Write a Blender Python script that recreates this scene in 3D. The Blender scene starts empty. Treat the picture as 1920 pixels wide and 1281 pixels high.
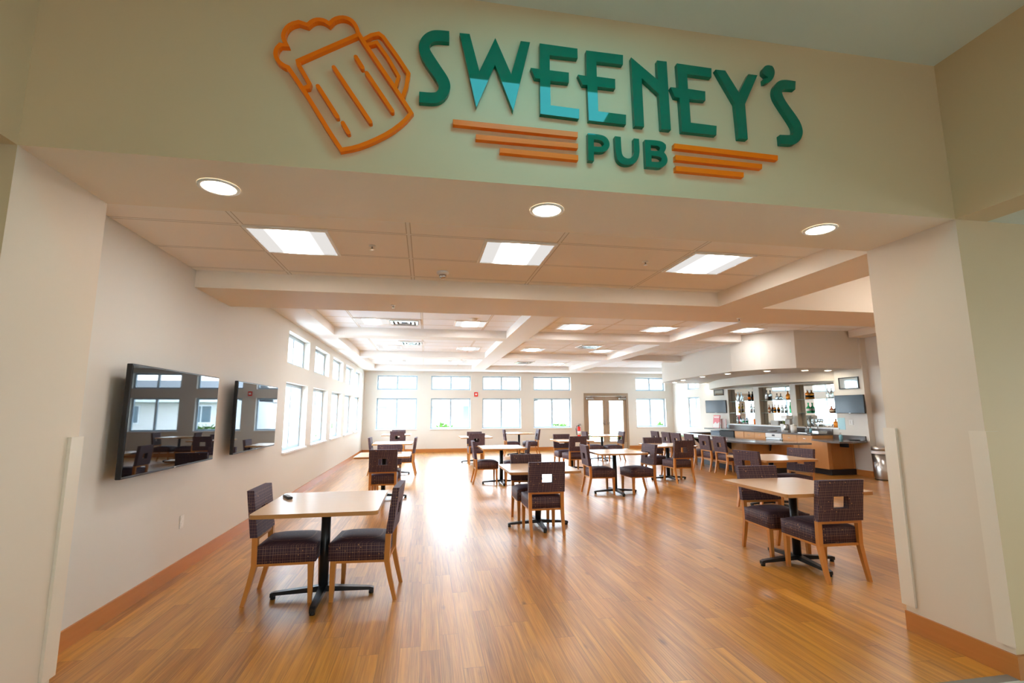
# Pub dining room seen through its wide opening
EXPO = 1.6
SKY = 6.8
TROF, TROF2, DOWN, DOWN2, PANEL, WARM = 12.0, 14.0, 10.0, 32.0, 3.0, 5.5
PORTALS = True
import bpy, bmesh, math, random
from mathutils import Vector, Matrix
random.seed(7)
PI = math.pi
SC = bpy.context.scene
COL = SC.collection

# ------------------------------------------------------------------ camera and colour
def make_camera():
    cam = bpy.data.cameras.new('camera'); cam.sensor_width = 36; cam.lens = 36 * 907.57 / 1920
    cam.clip_start = .05; cam.clip_end = 400
    o = bpy.data.objects.new('camera', cam); COL.objects.link(o)
    yw, pi_, ro = .17562562, .14289861, -.0032934
    f0 = Vector((math.sin(yw), math.cos(yw), 0)); r0 = Vector((math.cos(yw), -math.sin(yw), 0)); Z = Vector((0, 0, 1))
    f = f0 * math.cos(pi_) + Z * math.sin(pi_); u = Z * math.cos(pi_) - f0 * math.sin(pi_)
    r = r0 * math.cos(ro) + u * math.sin(ro); u2 = u * math.cos(ro) - r0 * math.sin(ro)
    m = Matrix(((r.x, u2.x, -f.x), (r.y, u2.y, -f.y), (r.z, u2.z, -f.z))).to_4x4()
    m.translation = Vector((0, 0, 1.5)); o.matrix_world = m
    SC.camera = o
make_camera()
SC.view_settings.view_transform = 'Standard'; SC.view_settings.look = 'None'
SC.view_settings.gamma = 1; SC.view_settings.exposure = EXPO; SC.view_settings.use_curve_mapping = False
SC.cycles.max_bounces = 10; SC.cycles.diffuse_bounces = 6; SC.cycles.glossy_bounces = 4
SC.cycles.transmission_bounces = 6; SC.cycles.transparent_max_bounces = 16
SC.cycles.sample_clamp_indirect = 6; SC.cycles.use_denoising = True
SC.cycles.caustics_reflective = False; SC.cycles.caustics_refractive = False

# ------------------------------------------------------------------ materials
def mat(name, col, rough=.5, metal=0, spec=.5, coat=0, trans=0, emis=None, estr=0, ior=1.45):
    m = bpy.data.materials.new(name); m.use_nodes = True
    b = m.node_tree.nodes['Principled BSDF']
    b.inputs['Base Color'].default_value = (*col, 1); b.inputs['Roughness'].default_value = rough
    b.inputs['Metallic'].default_value = metal; b.inputs['Specular IOR Level'].default_value = spec
    b.inputs['Coat Weight'].default_value = coat; b.inputs['Transmission Weight'].default_value = trans
    b.inputs['IOR'].default_value = ior
    if emis: b.inputs['Emission Color'].default_value = (*emis, 1); b.inputs['Emission Strength'].default_value = estr
    return m
class N:
    """tiny node helper"""
    def __init__(s, m): s.t = m.node_tree; s.b = s.t.nodes['Principled BSDF']
    def n(s, ty, **k):
        x = s.t.nodes.new(ty)
        for a, v in k.items(): setattr(x, a, v)
        return x
    def l(s, a, b): s.t.links.new(a, b)
    def val(s, v):
        return v
    def math(s, op, a, b=0, c=0):
        x = s.n('ShaderNodeMath', operation=op)
        for i, v in enumerate((a, b, c)):
            if isinstance(v, (int, float)): x.inputs[i].default_value = v
            else: s.l(v, x.inputs[i])
        return x.outputs[0]
    def mix(s, f, a, b):
        x = s.n('ShaderNodeMix', data_type='RGBA')
        for sock, v in ((x.inputs[0], f), (x.inputs[6], a), (x.inputs[7], b)):
            if isinstance(v, (int, float)): sock.default_value = v
            elif isinstance(v, tuple): sock.default_value = (*v, 1)
            else: s.l(v, sock)
        return x.outputs[2]
    def noise(s, vec, scale, detail=2, rough=.5):
        x = s.n('ShaderNodeTexNoise'); x.inputs['Scale'].default_value = scale; x.inputs['Detail'].default_value = detail
        x.inputs['Roughness'].default_value = rough
        if vec is not None: s.l(vec, x.inputs['Vector'])
        return x.outputs[0]
    def comb(s, x, y, z):
        c = s.n('ShaderNodeCombineXYZ')
        for i, v in enumerate((x, y, z)):
            if isinstance(v, (int, float)): c.inputs[i].default_value = v
            else: s.l(v, c.inputs[i])
        return c.outputs[0]
    def bump(s, h, strength=.2, dist=.01):
        x = s.n('ShaderNodeBump'); x.inputs['Strength'].default_value = strength; x.inputs['Distance'].default_value = dist
        s.l(h, x.inputs['Height']); s.l(x.outputs[0], s.b.inputs['Normal'])

def paint(name, col, rough=.55, spec=.3):
    m = mat(name, col, rough, spec=spec); q = N(m)
    g = q.n('ShaderNodeNewGeometry').outputs['Position']
    q.bump(q.noise(g, 90, 3, .6), .06, .002)
    return m
def floor_wood():
    m = mat('oak_planks', (.4, .2, .08), .3, spec=.5, coat=.45)
    m.node_tree.nodes['Principled BSDF'].inputs['Coat Roughness'].default_value = .34; q = N(m)
    p = q.n('ShaderNodeNewGeometry').outputs['Position']; s = q.n('ShaderNodeSeparateXYZ'); q.l(p, s.inputs[0])
    X, Y = s.outputs[0], s.outputs[1]
    W = .127
    row = q.math('FLOOR', q.math('DIVIDE', X, W))
    wn = q.n('ShaderNodeTexWhiteNoise', noise_dimensions='1D'); q.l(row, wn.inputs['W'])
    yo = q.math('ADD', q.math('DIVIDE', Y, 1.22), q.math('MULTIPLY', wn.outputs['Value'], 7.3))
    seg = q.math('FLOOR', yo)
    wn2 = q.n('ShaderNodeTexWhiteNoise', noise_dimensions='2D'); q.l(q.comb(row, seg, 0), wn2.inputs['Vector'])
    r = wn2.outputs['Value']
    gv = q.comb(q.math('MULTIPLY', X, 20), q.math('ADD', q.math('MULTIPLY', Y, .8), q.math('MULTIPLY', r, 40)), q.math('MULTIPLY', r, 13))
    g1 = q.noise(gv, 1.0, 5, .62)
    g1.node.inputs['Distortion'].default_value = .8
    gv2 = q.comb(q.math('MULTIPLY', X, 150), q.math('ADD', q.math('MULTIPLY', Y, 2.2), q.math('MULTIPLY', r, 90)), 0)
    g2 = q.noise(gv2, 1.0, 3, .6)
    a = q.mix(r, (.37, .125, .010), (.62, .27, .032))
    gr = q.n('ShaderNodeMapRange'); gr.inputs['From Min'].default_value = .38; gr.inputs['From Max'].default_value = .68; q.l(g1, gr.inputs[0])
    b = q.mix(q.math('MULTIPLY', gr.outputs[0], .72), a, (.17, .055, .004))
    g3 = q.n('ShaderNodeMapRange'); g3.inputs['From Min'].default_value = .42; g3.inputs['From Max'].default_value = .66; q.l(g2, g3.inputs[0])
    c = q.mix(q.math('MULTIPLY', g3.outputs[0], .40), b, (.76, .40, .08))
    kv = q.n('ShaderNodeTexVoronoi'); kv.inputs['Scale'].default_value = 1; q.l(q.comb(q.math('MULTIPLY', X, 4.2), q.math('MULTIPLY', Y, 1.5), q.math('MULTIPLY', r, 5)), kv.inputs['Vector'])
    kn = q.n('ShaderNodeMapRange'); kn.inputs['From Min'].default_value = .10; kn.inputs['From Max'].default_value = .03; q.l(kv.outputs['Distance'], kn.inputs[0])
    c = q.mix(q.math('MULTIPLY', kn.outputs[0], .75), c, (.10, .03, .004))
    fx = q.math('FRACT', q.math('DIVIDE', X, W)); fy = q.math('FRACT', yo)
    ex = q.math('LESS_THAN', q.math('MINIMUM', fx, q.math('SUBTRACT', 1, fx)), .012)
    ey = q.math('LESS_THAN', q.math('MINIMUM', fy, q.math('SUBTRACT', 1, fy)), .0016)
    e = q.math('MAXIMUM', ex, ey)
    q.l(q.mix(q.math('MULTIPLY', e, .6), c, (.10, .04, .012)), q.b.inputs['Base Color'])
    q.l(q.math('ADD', .26, q.math('MULTIPLY', g1, .12)), q.b.inputs['Roughness'])
    q.bump(q.math('SUBTRACT', q.math('MULTIPLY', g2, .25), q.math('MULTIPLY', e, .8)), .05, .003)
    return m
def ceil_tile(name, far, ox, oy):
    m = mat(name, (.62, .55, .48), .9, spec=.1); q = N(m)
    p = q.n('ShaderNodeNewGeometry').outputs['Position']; s = q.n('ShaderNodeSeparateXYZ'); q.l(p, s.inputs[0])
    fx = q.math('FRACT', q.math('DIVIDE', q.math('SUBTRACT', s.outputs[0], ox), 1.22)); fy = q.math('FRACT', q.math('DIVIDE', q.math('SUBTRACT', s.outputs[1], oy), .61))
    ax = q.math('MULTIPLY', q.math('ABSOLUTE', q.math('SUBTRACT', fx, .5)), 1.22); ay = q.math('MULTIPLY', q.math('ABSOLUTE', q.math('SUBTRACT', fy, .5)), .61)
    ex = q.math('GREATER_THAN', ax, .61 - .012); ey = q.math('GREATER_THAN', ay, .305 - .012)
    e = q.math('MAXIMUM', ex, ey)
    ex2 = q.math('GREATER_THAN', ax, .61 - .02); ey2 = q.math('GREATER_THAN', ay, .305 - .02)
    e2 = q.math('MAXIMUM', ex2, ey2)
    base = q.mix(q.math('MULTIPLY', q.noise(p, 160, 3, .7), .25), (.90, .92, .95) if far else (.89, .84, .78), (.80, .80, .80) if far else (.80, .73, .65))  # far tiles: cool tint painted in to offset warm floor bounce
    c = q.mix(e2, base, (.56, .50, .43))
    q.l(q.mix(e, c, (.84, .81, .77)), q.b.inputs['Base Color'])
    q.bump(q.math('MULTIPLY', e, 1.0), .5, .006)
    return m
def wood(name, ca, cb, rough=.4, sx=30, sy=30, sz=3, amt=.6, coord='Object'):
    m = mat(name, ca, rough, spec=.4); q = N(m)
    co = q.n('ShaderNodeTexCoord').outputs[coord]; mp = q.n('ShaderNodeMapping'); mp.inputs['Scale'].default_value = (sx, sy, sz); q.l(co, mp.inputs[0])
    n = q.noise(mp.outputs[0], 1, 4, .6)
    q.l(q.mix(q.math('MULTIPLY', n, amt), ca, cb), q.b.inputs['Base Color'])
    return m
def fabric():
    m = mat('checked_plum_fabric', (.05, .03, .035), .6, spec=.3); q = N(m)
    tc = q.n('ShaderNodeTexCoord'); s = q.n('ShaderNodeSeparateXYZ'); q.l(tc.outputs['Object'], s.inputs[0])
    u = q.math('ADD', s.outputs[0], s.outputs[1]); v = s.outputs[2]
    def lines(c, sp, th, k):
        cell = q.math('FLOOR', q.math('DIVIDE', c, sp)); f = q.math('FRACT', q.math('DIVIDE', c, sp))
        w = q.n('ShaderNodeTexWhiteNoise', noise_dimensions='1D'); q.l(cell, w.inputs['W'])
        d = q.math('ABSOLUTE', q.math('SUBTRACT', f, q.math('ADD', .3, q.math('MULTIPLY', w.outputs['Value'], .4))))
        return q.math('MULTIPLY', q.math('LESS_THAN', d, th), q.math('ADD', .25, q.math('MULTIPLY', w.outputs['Value'], k)))
    a = lines(u, .019, .055, .75); b = lines(v, .024, .045, .6)
    e = q.math('MAXIMUM', a, b)
    vo = q.n('ShaderNodeTexVoronoi'); vo.inputs['Scale'].default_value = 30; q.l(q.comb(u, v, s.outputs[1]), vo.inputs['Vector'])
    dot = q.math('LESS_THAN', vo.outputs['Distance'], .14)
    wn = q.n('ShaderNodeTexWhiteNoise', noise_dimensions='3D'); q.l(vo.outputs['Color'], wn.inputs['Vector'])
    dot = q.math('MULTIPLY', dot, q.math('GREATER_THAN', wn.outputs['Value'], .45))
    g = q.n('ShaderNodeNewGeometry'); sn = q.n('ShaderNodeSeparateXYZ'); q.l(g.outputs['Normal'], sn.inputs[0])
    side = q.math('SUBTRACT', 1, q.math('MULTIPLY', q.math('GREATER_THAN', sn.outputs[2], .7), .7))
    c = q.mix(q.math('MULTIPLY', e, side), (.050, .027, .042), (.38, .235, .165))
    c = q.mix(q.math('MULTIPLY', dot, side), c, (.62, .33, .14))
    q.l(c, q.b.inputs['Base Color'])
    q.b.inputs['Sheen Weight'].default_value = .10; q.b.inputs['Sheen Roughness'].default_value = .4
    q.b.inputs['Sheen Tint'].default_value = (.8, .75, 1, 1)
    q.bump(q.noise(tc.outputs['Object'], 500, 1), .1, .001)
    return m
def emitter(name, col, s):
    m = bpy.data.materials.new(name); m.use_nodes = True; t = m.node_tree
    t.nodes.remove(t.nodes['Principled BSDF']); e = t.nodes.new('ShaderNodeEmission')
    e.inputs[0].default_value = (*col, 1); e.inputs[1].default_value = s
    t.links.new(e.outputs[0], t.nodes['Material Output'].inputs[0]); return m
def troffer_glow(name, col, s):
    m = emitter(name, col, s); t = m.node_tree; e = t.nodes['Emission']
    tc = t.nodes.new('ShaderNodeTexCoord'); sp = t.nodes.new('ShaderNodeSeparateXYZ'); t.links.new(tc.outputs['Object'], sp.inputs[0])
    a = t.nodes.new('ShaderNodeMath'); a.operation = 'ABSOLUTE'; t.links.new(sp.outputs[0], a.inputs[0])
    r = t.nodes.new('ShaderNodeMapRange'); r.interpolation_type = 'SMOOTHSTEP'
    r.inputs['From Min'].default_value = .07; r.inputs['From Max'].default_value = .17; r.inputs['To Min'].default_value = s; r.inputs['To Max'].default_value = s * .022
    t.links.new(a.outputs[0], r.inputs[0]); t.links.new(r.outputs[0], e.inputs[1]); return m
def window_glass():
    m = bpy.data.materials.new('window_glass'); m.use_nodes = True; t = m.node_tree
    t.nodes.remove(t.nodes['Principled BSDF'])
    tr = t.nodes.new('ShaderNodeBsdfTransparent'); tr.inputs[0].default_value = (.93, .97, .98, 1)
    gl = t.nodes.new('ShaderNodeBsdfGlossy'); gl.inputs['Roughness'].default_value = 0
    fr = t.nodes.new('ShaderNodeFresnel'); fr.inputs[0].default_value = 1.45
    mx = t.nodes.new('ShaderNodeMixShader'); gb = t.nodes.new('ShaderNodeNewGeometry'); k1 = t.nodes.new('ShaderNodeMath'); k1.operation = 'SUBTRACT'; k1.inputs[0].default_value = 1; t.links.new(gb.outputs['Backfacing'], k1.inputs[1]); k2 = t.nodes.new('ShaderNodeMath'); k2.operation = 'MULTIPLY'; t.links.new(fr.outputs[0], k2.inputs[0]); t.links.new(k1.outputs[0], k2.inputs[1]); t.links.new(k2.outputs[0], mx.inputs[0]); t.links.new(tr.outputs[0], mx.inputs[1]); t.links.new(gl.outputs[0], mx.inputs[2])
    t.links.new(mx.outputs[0], t.nodes['Material Output'].inputs[0]); return m

M = dict(
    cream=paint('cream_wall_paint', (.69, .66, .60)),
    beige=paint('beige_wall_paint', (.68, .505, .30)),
    trim=paint('pale_trim_paint', (.82, .725, .60)), coffer=paint('coffer_paint_cooled', (.82, .79, .75)), pier=paint('pier_paint_dimmed', (.70, .60, .48)), guard=mat('corner_guard_vinyl', (.75, .655, .53), .3),
    lobbyceil=paint('lobby_ceiling_paint', (.72, .72, .62)),
    floor=floor_wood(), tile_a=ceil_tile('ceiling_tiles_near', 0, -1.38, 3.74), tile_b=ceil_tile('ceiling_tiles_far_cooled', 1, -1.32, 5.74),
    oak=wood('oak_trim', (.55, .215, .055), (.38, .13, .028), .35, 3, 3, 40),
    chairwood=wood('honey_maple', (.60, .255, .06), (.44, .165, .035), .35, 30, 30, 4),
    cabwood=wood('cabinet_maple', (.68, .34, .125), (.52, .235, .07), .4, 25, 25, 2.5),
    cabdark=wood('bar_panel_maple', (.52, .235, .065), (.38, .15, .035), .4, 25, 25, 2.5),
    fabric=fabric(), laminate=wood('table_laminate', (.66, .46, .30), (.57, .38, .23), .26, 3, 30, 3, .5),
    edge=wood('table_edge', (.50, .25, .085), (.40, .18, .05), .35, 5, 5, 60),
    black=mat('black_metal', (.012, .013, .015), .35, spec=.5), rubber=mat('black_rubber', (.01, .01, .01), .6),
    kick=mat('navy_toe_kick', (.012, .014, .02), .5), white=mat('white_vinyl', (.82, .85, .88), .35), vinyl=mat('window_vinyl', (.42, .53, .62), .35), plastic=mat('white_plastic', (.8, .78, .74), .4),
    glass=window_glass(), screen=mat('tv_screen', (.004, .005, .007), .02, spec=.6), screen2=mat('tv_screen_bluish', (.010, .028, .042), .14, spec=.5),
    bezel=mat('tv_bezel', (.01, .01, .011), .3), silver=mat('silver_metal', (.6, .6, .6), .25, 1), steel=mat('brushed_steel', (.55, .54, .52), .28, 1),
    taupe=mat('taupe_door_paint', (.34, .25, .17), .4), green=mat('sign_green', (.0, .15, .082), .03, spec=.5), orange=mat('sign_orange', (1.0, .19, .004), .3, spec=.3),
    counter=mat('grey_counter', (.13, .115, .11), .15, spec=.5), countertop=mat('bar_top_grey', (.20, .19, .185), .08, spec=.6), mirror=mat('mirror_glass', (.86, .92, .93), .02, 1),
    niche=wood('niche_lining', (.66, .57, .44), (.58, .49, .37), .5, 4, 4, 1), shelfglass=mat('shelf_glass', (.55, .75, .72), .05, trans=.6, spec=.5),
    red=mat('red_enamel', (.75, .03, .02), .25), ext=mat('paper_white', (.85, .83, .82), .6), amber=mat('amber_glass', (.95, .30, .03), .08, trans=.45, spec=.6),
    brown=mat('brown_glass', (.42, .10, .03), .08, trans=.3, spec=.6), greenglass=mat('green_glass', (.04, .62, .24), .08, trans=.4, spec=.6),
    clear=mat('clear_glass', (.82, .90, .92), .06, trans=.6, spec=.6), dark=mat('dark_glass', (.012, .012, .012), .08, spec=.6), label=mat('bottle_label', (.75, .62, .45), .6),
    paperblue=mat('pale_blue_paper', (.42, .68, .75), .5), pink=mat('pink_print', (.80, .25, .28), .5), leaf=mat('plant_green', (.22, .30, .03), .6),
    yellow=mat('yellow_glass', (.85, .45, .02), .1, trans=.2), tile=None, gridwhite=mat('white_enamel', (.85, .83, .80), .4),
    glow=troffer_glow('troffer_diffuser', (1, .96, .92), TROF), glow2=troffer_glow('troffer_diffuser_far', (1, .97, .94), TROF2), down=emitter('downlight_lens', (1, .86, .66), DOWN), down2=emitter('bar_downlight_lens', (1, .88, .70), DOWN2),
    sky_panel=emitter('lobby_sky_panel', (.15, .80, 1.0), PANEL), warm_fill=emitter('added_warm_glow', (1, .84, .62), WARM),
    siding=mat('pale_siding', (.72, .70, .68), .7), roof=mat('grey_shingle', (.22, .22, .23), .8), houseglass=mat('house_window', (.10, .16, .20), .1, spec=.6),
    concrete=mat('pale_concrete', (.60, .60, .59), .8), grass=mat('lawn_green', (.14, .24, .05), .9), shrub=mat('shrub_green', (.10, .20, .04), .8),
    clearblue=mat('sanitiser_blue', (.30, .65, .75), .15, trans=.3), grey=mat('light_grey_plastic', (.40, .37, .34), .4), bluegrey=mat('blue_grey_steel', (.16, .21, .26), .5))
def tiles():
    m = mat('lobby_floor_tile', (.55, .55, .48), .35); q = N(m)
    p = q.n('ShaderNodeNewGeometry').outputs['Position']; b = q.n('ShaderNodeTexBrick'); b.offset = 0
    b.inputs['Color1'].default_value = (.56, .56, .50, 1); b.inputs['Color2'].default_value = (.50, .51, .45, 1); b.inputs['Mortar'].default_value = (.36, .35, .31, 1)
    b.inputs['Scale'].default_value = 1; b.inputs['Brick Width'].default_value = .45; b.inputs['Row Height'].default_value = .45; b.inputs['Mortar Size'].default_value = .004
    q.l(p, b.inputs['Vector']); q.l(b.outputs[0], q.b.inputs['Base Color']); return m
M['tile'] = tiles()

# ------------------------------------------------------------------ mesh builder
class MB:
    def __init__(s): s.bm = bmesh.new(); s.mi = 0
    def _f(s, vs):
        try: f = s.bm.faces.new(vs); f.material_index = s.mi; return f
        except ValueError: return None
    def box(s, x0, x1, y0, y1, z0, z1, bev=0, seg=2, rot=None, at=None):
        v = [s.bm.verts.new((x, y, z)) for z in (z0, z1) for y in (y0, y1) for x in (x0, x1)]
        fs = [s._f([v[i] for i in q]) for q in ((0, 2, 3, 1), (4, 5, 7, 6), (0, 1, 5, 4), (2, 6, 7, 3), (0, 4, 6, 2), (1, 3, 7, 5))]
        if bev:
            es = list({e for f in fs for e in f.edges})
            r = bmesh.ops.bevel(s.bm, geom=es, offset=bev, segments=seg, affect='EDGES', profile=.5)
            v = list({w for f in r['faces'] for w in f.verts} | {w for w in v if w.is_valid})
            for f in r['faces']: f.material_index = s.mi
            if seg > 1:
                for f in r['faces']: f.smooth = True
        if rot is not None: bmesh.ops.transform(s.bm, matrix=rot, verts=v)
        return s
    def grid(s, xs, ys, zs, fill):
        nx, ny, nz = len(xs) - 1, len(ys) - 1, len(zs) - 1
        F = lambda i, j, k: 0 <= i < nx and 0 <= j < ny and 0 <= k < nz and bool(fill(i, j, k))
        V = {}
        def v(i, j, k):
            if (i, j, k) not in V: V[i, j, k] = s.bm.verts.new((xs[i], ys[j], zs[k]))
            return V[i, j, k]
        for i in range(nx):
            for j in range(ny):
                for k in range(nz):
                    if not F(i, j, k): continue
                    if not F(i - 1, j, k): s._f([v(i, j, k), v(i, j, k + 1), v(i, j + 1, k + 1), v(i, j + 1, k)])
                    if not F(i + 1, j, k): s._f([v(i + 1, j, k), v(i + 1, j + 1, k), v(i + 1, j + 1, k + 1), v(i + 1, j, k + 1)])
                    if not F(i, j - 1, k): s._f([v(i, j, k), v(i + 1, j, k), v(i + 1, j, k + 1), v(i, j, k + 1)])
                    if not F(i, j + 1, k): s._f([v(i, j + 1, k), v(i, j + 1, k + 1), v(i + 1, j + 1, k + 1), v(i + 1, j + 1, k)])
                    if not F(i, j, k - 1): s._f([v(i, j, k), v(i, j + 1, k), v(i + 1, j + 1, k), v(i + 1, j, k)])
                    if not F(i, j, k + 1): s._f([v(i, j, k + 1), v(i + 1, j, k + 1), v(i + 1, j + 1, k + 1), v(i, j + 1, k + 1)])
        return s
    def prism(s, poly, a0, a1, axis='z', holes=(), side=None, smooth=False):
        """extrude a 2-D polygon; axis z: (x,y), axis y: (x,z), axis x: (y,z)"""
        def P(p, a): return {'z': (p[0], p[1], a), 'y': (p[0], a, p[1]), 'x': (a, p[0], p[1])}[axis]
        loops = [poly] + list(holes); new = []
        for a in (a0, a1):
            es = []; rings = []
            for lp in loops:
                vs = [s.bm.verts.new(P(p, a)) for p in lp]; rings.append(vs)
                es += [s.bm.edges.new((vs[i], vs[(i + 1) % len(vs)])) for i in range(len(vs))]
            if len(loops) == 1: s._f(rings[0] if a == a1 else rings[0][::-1])
            else:
                r = bmesh.ops.triangle_fill(s.bm, edges=es, use_beauty=True)
                for g in r['geom']:
                    if isinstance(g, bmesh.types.BMFace): g.material_index = s.mi
            new.append(rings)
        mi = s.mi
        if side is not None: s.mi = side
        for A, B in zip(new[0], new[1]):
            for i in range(len(A)):
                f = s._f([A[i], A[(i + 1) % len(A)], B[(i + 1) % len(A)], B[i]])
                if f and smooth: f.smooth = True
        s.mi = mi
        return s
    def loft(s, secs, cap=True, smooth=False):
        """secs: list of rings (lists of 3-D points)"""
        R = [[s.bm.verts.new(p) for p in ring] for ring in secs]
        for A, B in zip(R, R[1:]):
            for i in range(len(A)):
                f = s._f([A[i], A[(i + 1) % len(A)], B[(i + 1) % len(A)], B[i]])
                if f and smooth: f.smooth = True
        if cap: s._f(R[0][::-1]); s._f(R[-1])
        return s
    def bar(s, secs):
        """secs: (x, y, z, half width x, half width y)"""
        return s.loft([[(x - a, y - b, z), (x + a, y - b, z), (x + a, y + b, z), (x - a, y + b, z)] for x, y, z, a, b in secs])
    def lathe(s, prof, cx=0, cy=0, n=20, smooth=True, cap=True):
        return s.loft([[(cx + r * math.cos(2 * PI * i / n), cy + r * math.sin(2 * PI * i / n), z) for i in range(n)] for r, z in prof], cap, smooth)
    def tube(s, pts, r, n=8, ax=None):
        pts = [Vector(p) for p in pts]; rings = []
        for i, p in enumerate(pts):
            d = (pts[min(i + 1, len(pts) - 1)] - pts[max(i - 1, 0)]).normalized()
            up = Vector((0, 0, 1)) if abs(d.z) < .9 else Vector((1, 0, 0))
            a = d.cross(up).normalized(); b = a.cross(d)
            rings.append([p + (a * math.cos(2 * PI * k / n) + b * math.sin(2 * PI * k / n)) * r for k in range(n)])
        return s.loft(rings, True, True)
    def stroke(s, pts, w, y0, y1, closed=False, n=6):
        """flat stroke of constant width in the x-z plane, round joints, thickness y0..y1"""
        pts = [Vector(p) for p in pts]; L, Rr = [], []
        m = len(pts)
        for i, p in enumerate(pts):
            if closed: a, b = pts[i - 1], pts[(i + 1) % m]
            else: a, b = pts[max(i - 1, 0)], pts[min(i + 1, m - 1)]
            d1 = (p - a).normalized() if (p - a).length > 1e-6 else (b - p).normalized()
            d2 = (b - p).normalized() if (b - p).length > 1e-6 else d1
            n1 = Vector((-d1.y, d1.x)); n2 = Vector((-d2.y, d2.x)); nn = (n1 + n2)
            nn = nn.normalized() if nn.length > .2 else n1
            k = min(1 / max(nn.dot(n1), .45), 1.6)
            L.append(p + nn * w * k); Rr.append(p - nn * w * k)
        rings = [[(l.x, y0, l.y), (l.x, y1, l.y), (r.x, y1, r.y), (r.x, y0, r.y)] for l, r in zip(L, Rr)]
        if closed: rings.append(rings[0]); s.loft(rings, False)
        else:
            s.loft(rings)
            for p in (pts[0], pts[-1]):
                s.prism([(p.x + w * math.cos(2 * PI * k / 10), p.y + w * math.sin(2 * PI * k / 10)) for k in range(10)], y0 + .0004, y1 - .0004, 'y')
        return s
    def build(s, name, mats, parent=None, loc=None, **kw):
        bmesh.ops.remove_doubles(s.bm, verts=s.bm.verts, dist=1e-5)
        bmesh.ops.recalc_face_normals(s.bm, faces=s.bm.faces)
        me = bpy.data.meshes.new(name); s.bm.to_mesh(me); s.bm.free()
        for m in (mats if isinstance(mats, (list, tuple)) else [mats]): me.materials.append(M[m] if isinstance(m, str) else m)
        o = bpy.data.objects.new(name, me); COL.objects.link(o)
        if parent: o.parent = parent
        if loc: o.location = loc
        tag(o, **kw)
        return o
def tag(o, label=None, cat=None, group=None, kind=None):
    if label: o['label'] = label
    if cat: o['category'] = cat
    if group: o['group'] = group
    if kind: o['kind'] = kind
    return o
def empty(name, loc=(0, 0, 0), rz=0, label=None, cat=None, group=None, kind=None):
    o = bpy.data.objects.new(name, None); COL.objects.link(o); o.location = loc; o.rotation_euler = (0, 0, rz)
    o.empty_display_size = .1
    return tag(o, label, cat, group, kind)
def copy_tree(o, parent=None):
    c = o.copy(); COL.objects.link(c); c.parent = parent
    for ch in list(KIDS.get(o.name, ())) or [k for k in o.children]: copy_tree(ch, c)
    return c
KIDS = {}
def wallmesh(name, axis, a0, a1, u0, u1, z0, z1, holes, m, label):
    """wall slab perpendicular to axis (thickness a0..a1), spanning u0..u1; holes (ua,ub,za,zb)"""
    us = sorted({u0, u1, *[h[0] for h in holes], *[h[1] for h in holes]}); zs = sorted({z0, z1, *[h[2] for h in holes], *[h[3] for h in holes]})
    def solid(i, k):
        cu, cz = (us[i] + us[i + 1]) / 2, (zs[k] + zs[k + 1]) / 2
        return not any(h[0] < cu < h[1] and h[2] < cz < h[3] for h in holes)
    b = MB()
    if axis == 'x': b.grid([a0, a1], us, zs, lambda i, j, k: solid(j, k))
    else: b.grid(us, [a0, a1], zs, lambda i, j, k: solid(i, k))
    return b.build(name, m, kind='structure', label=label)

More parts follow.
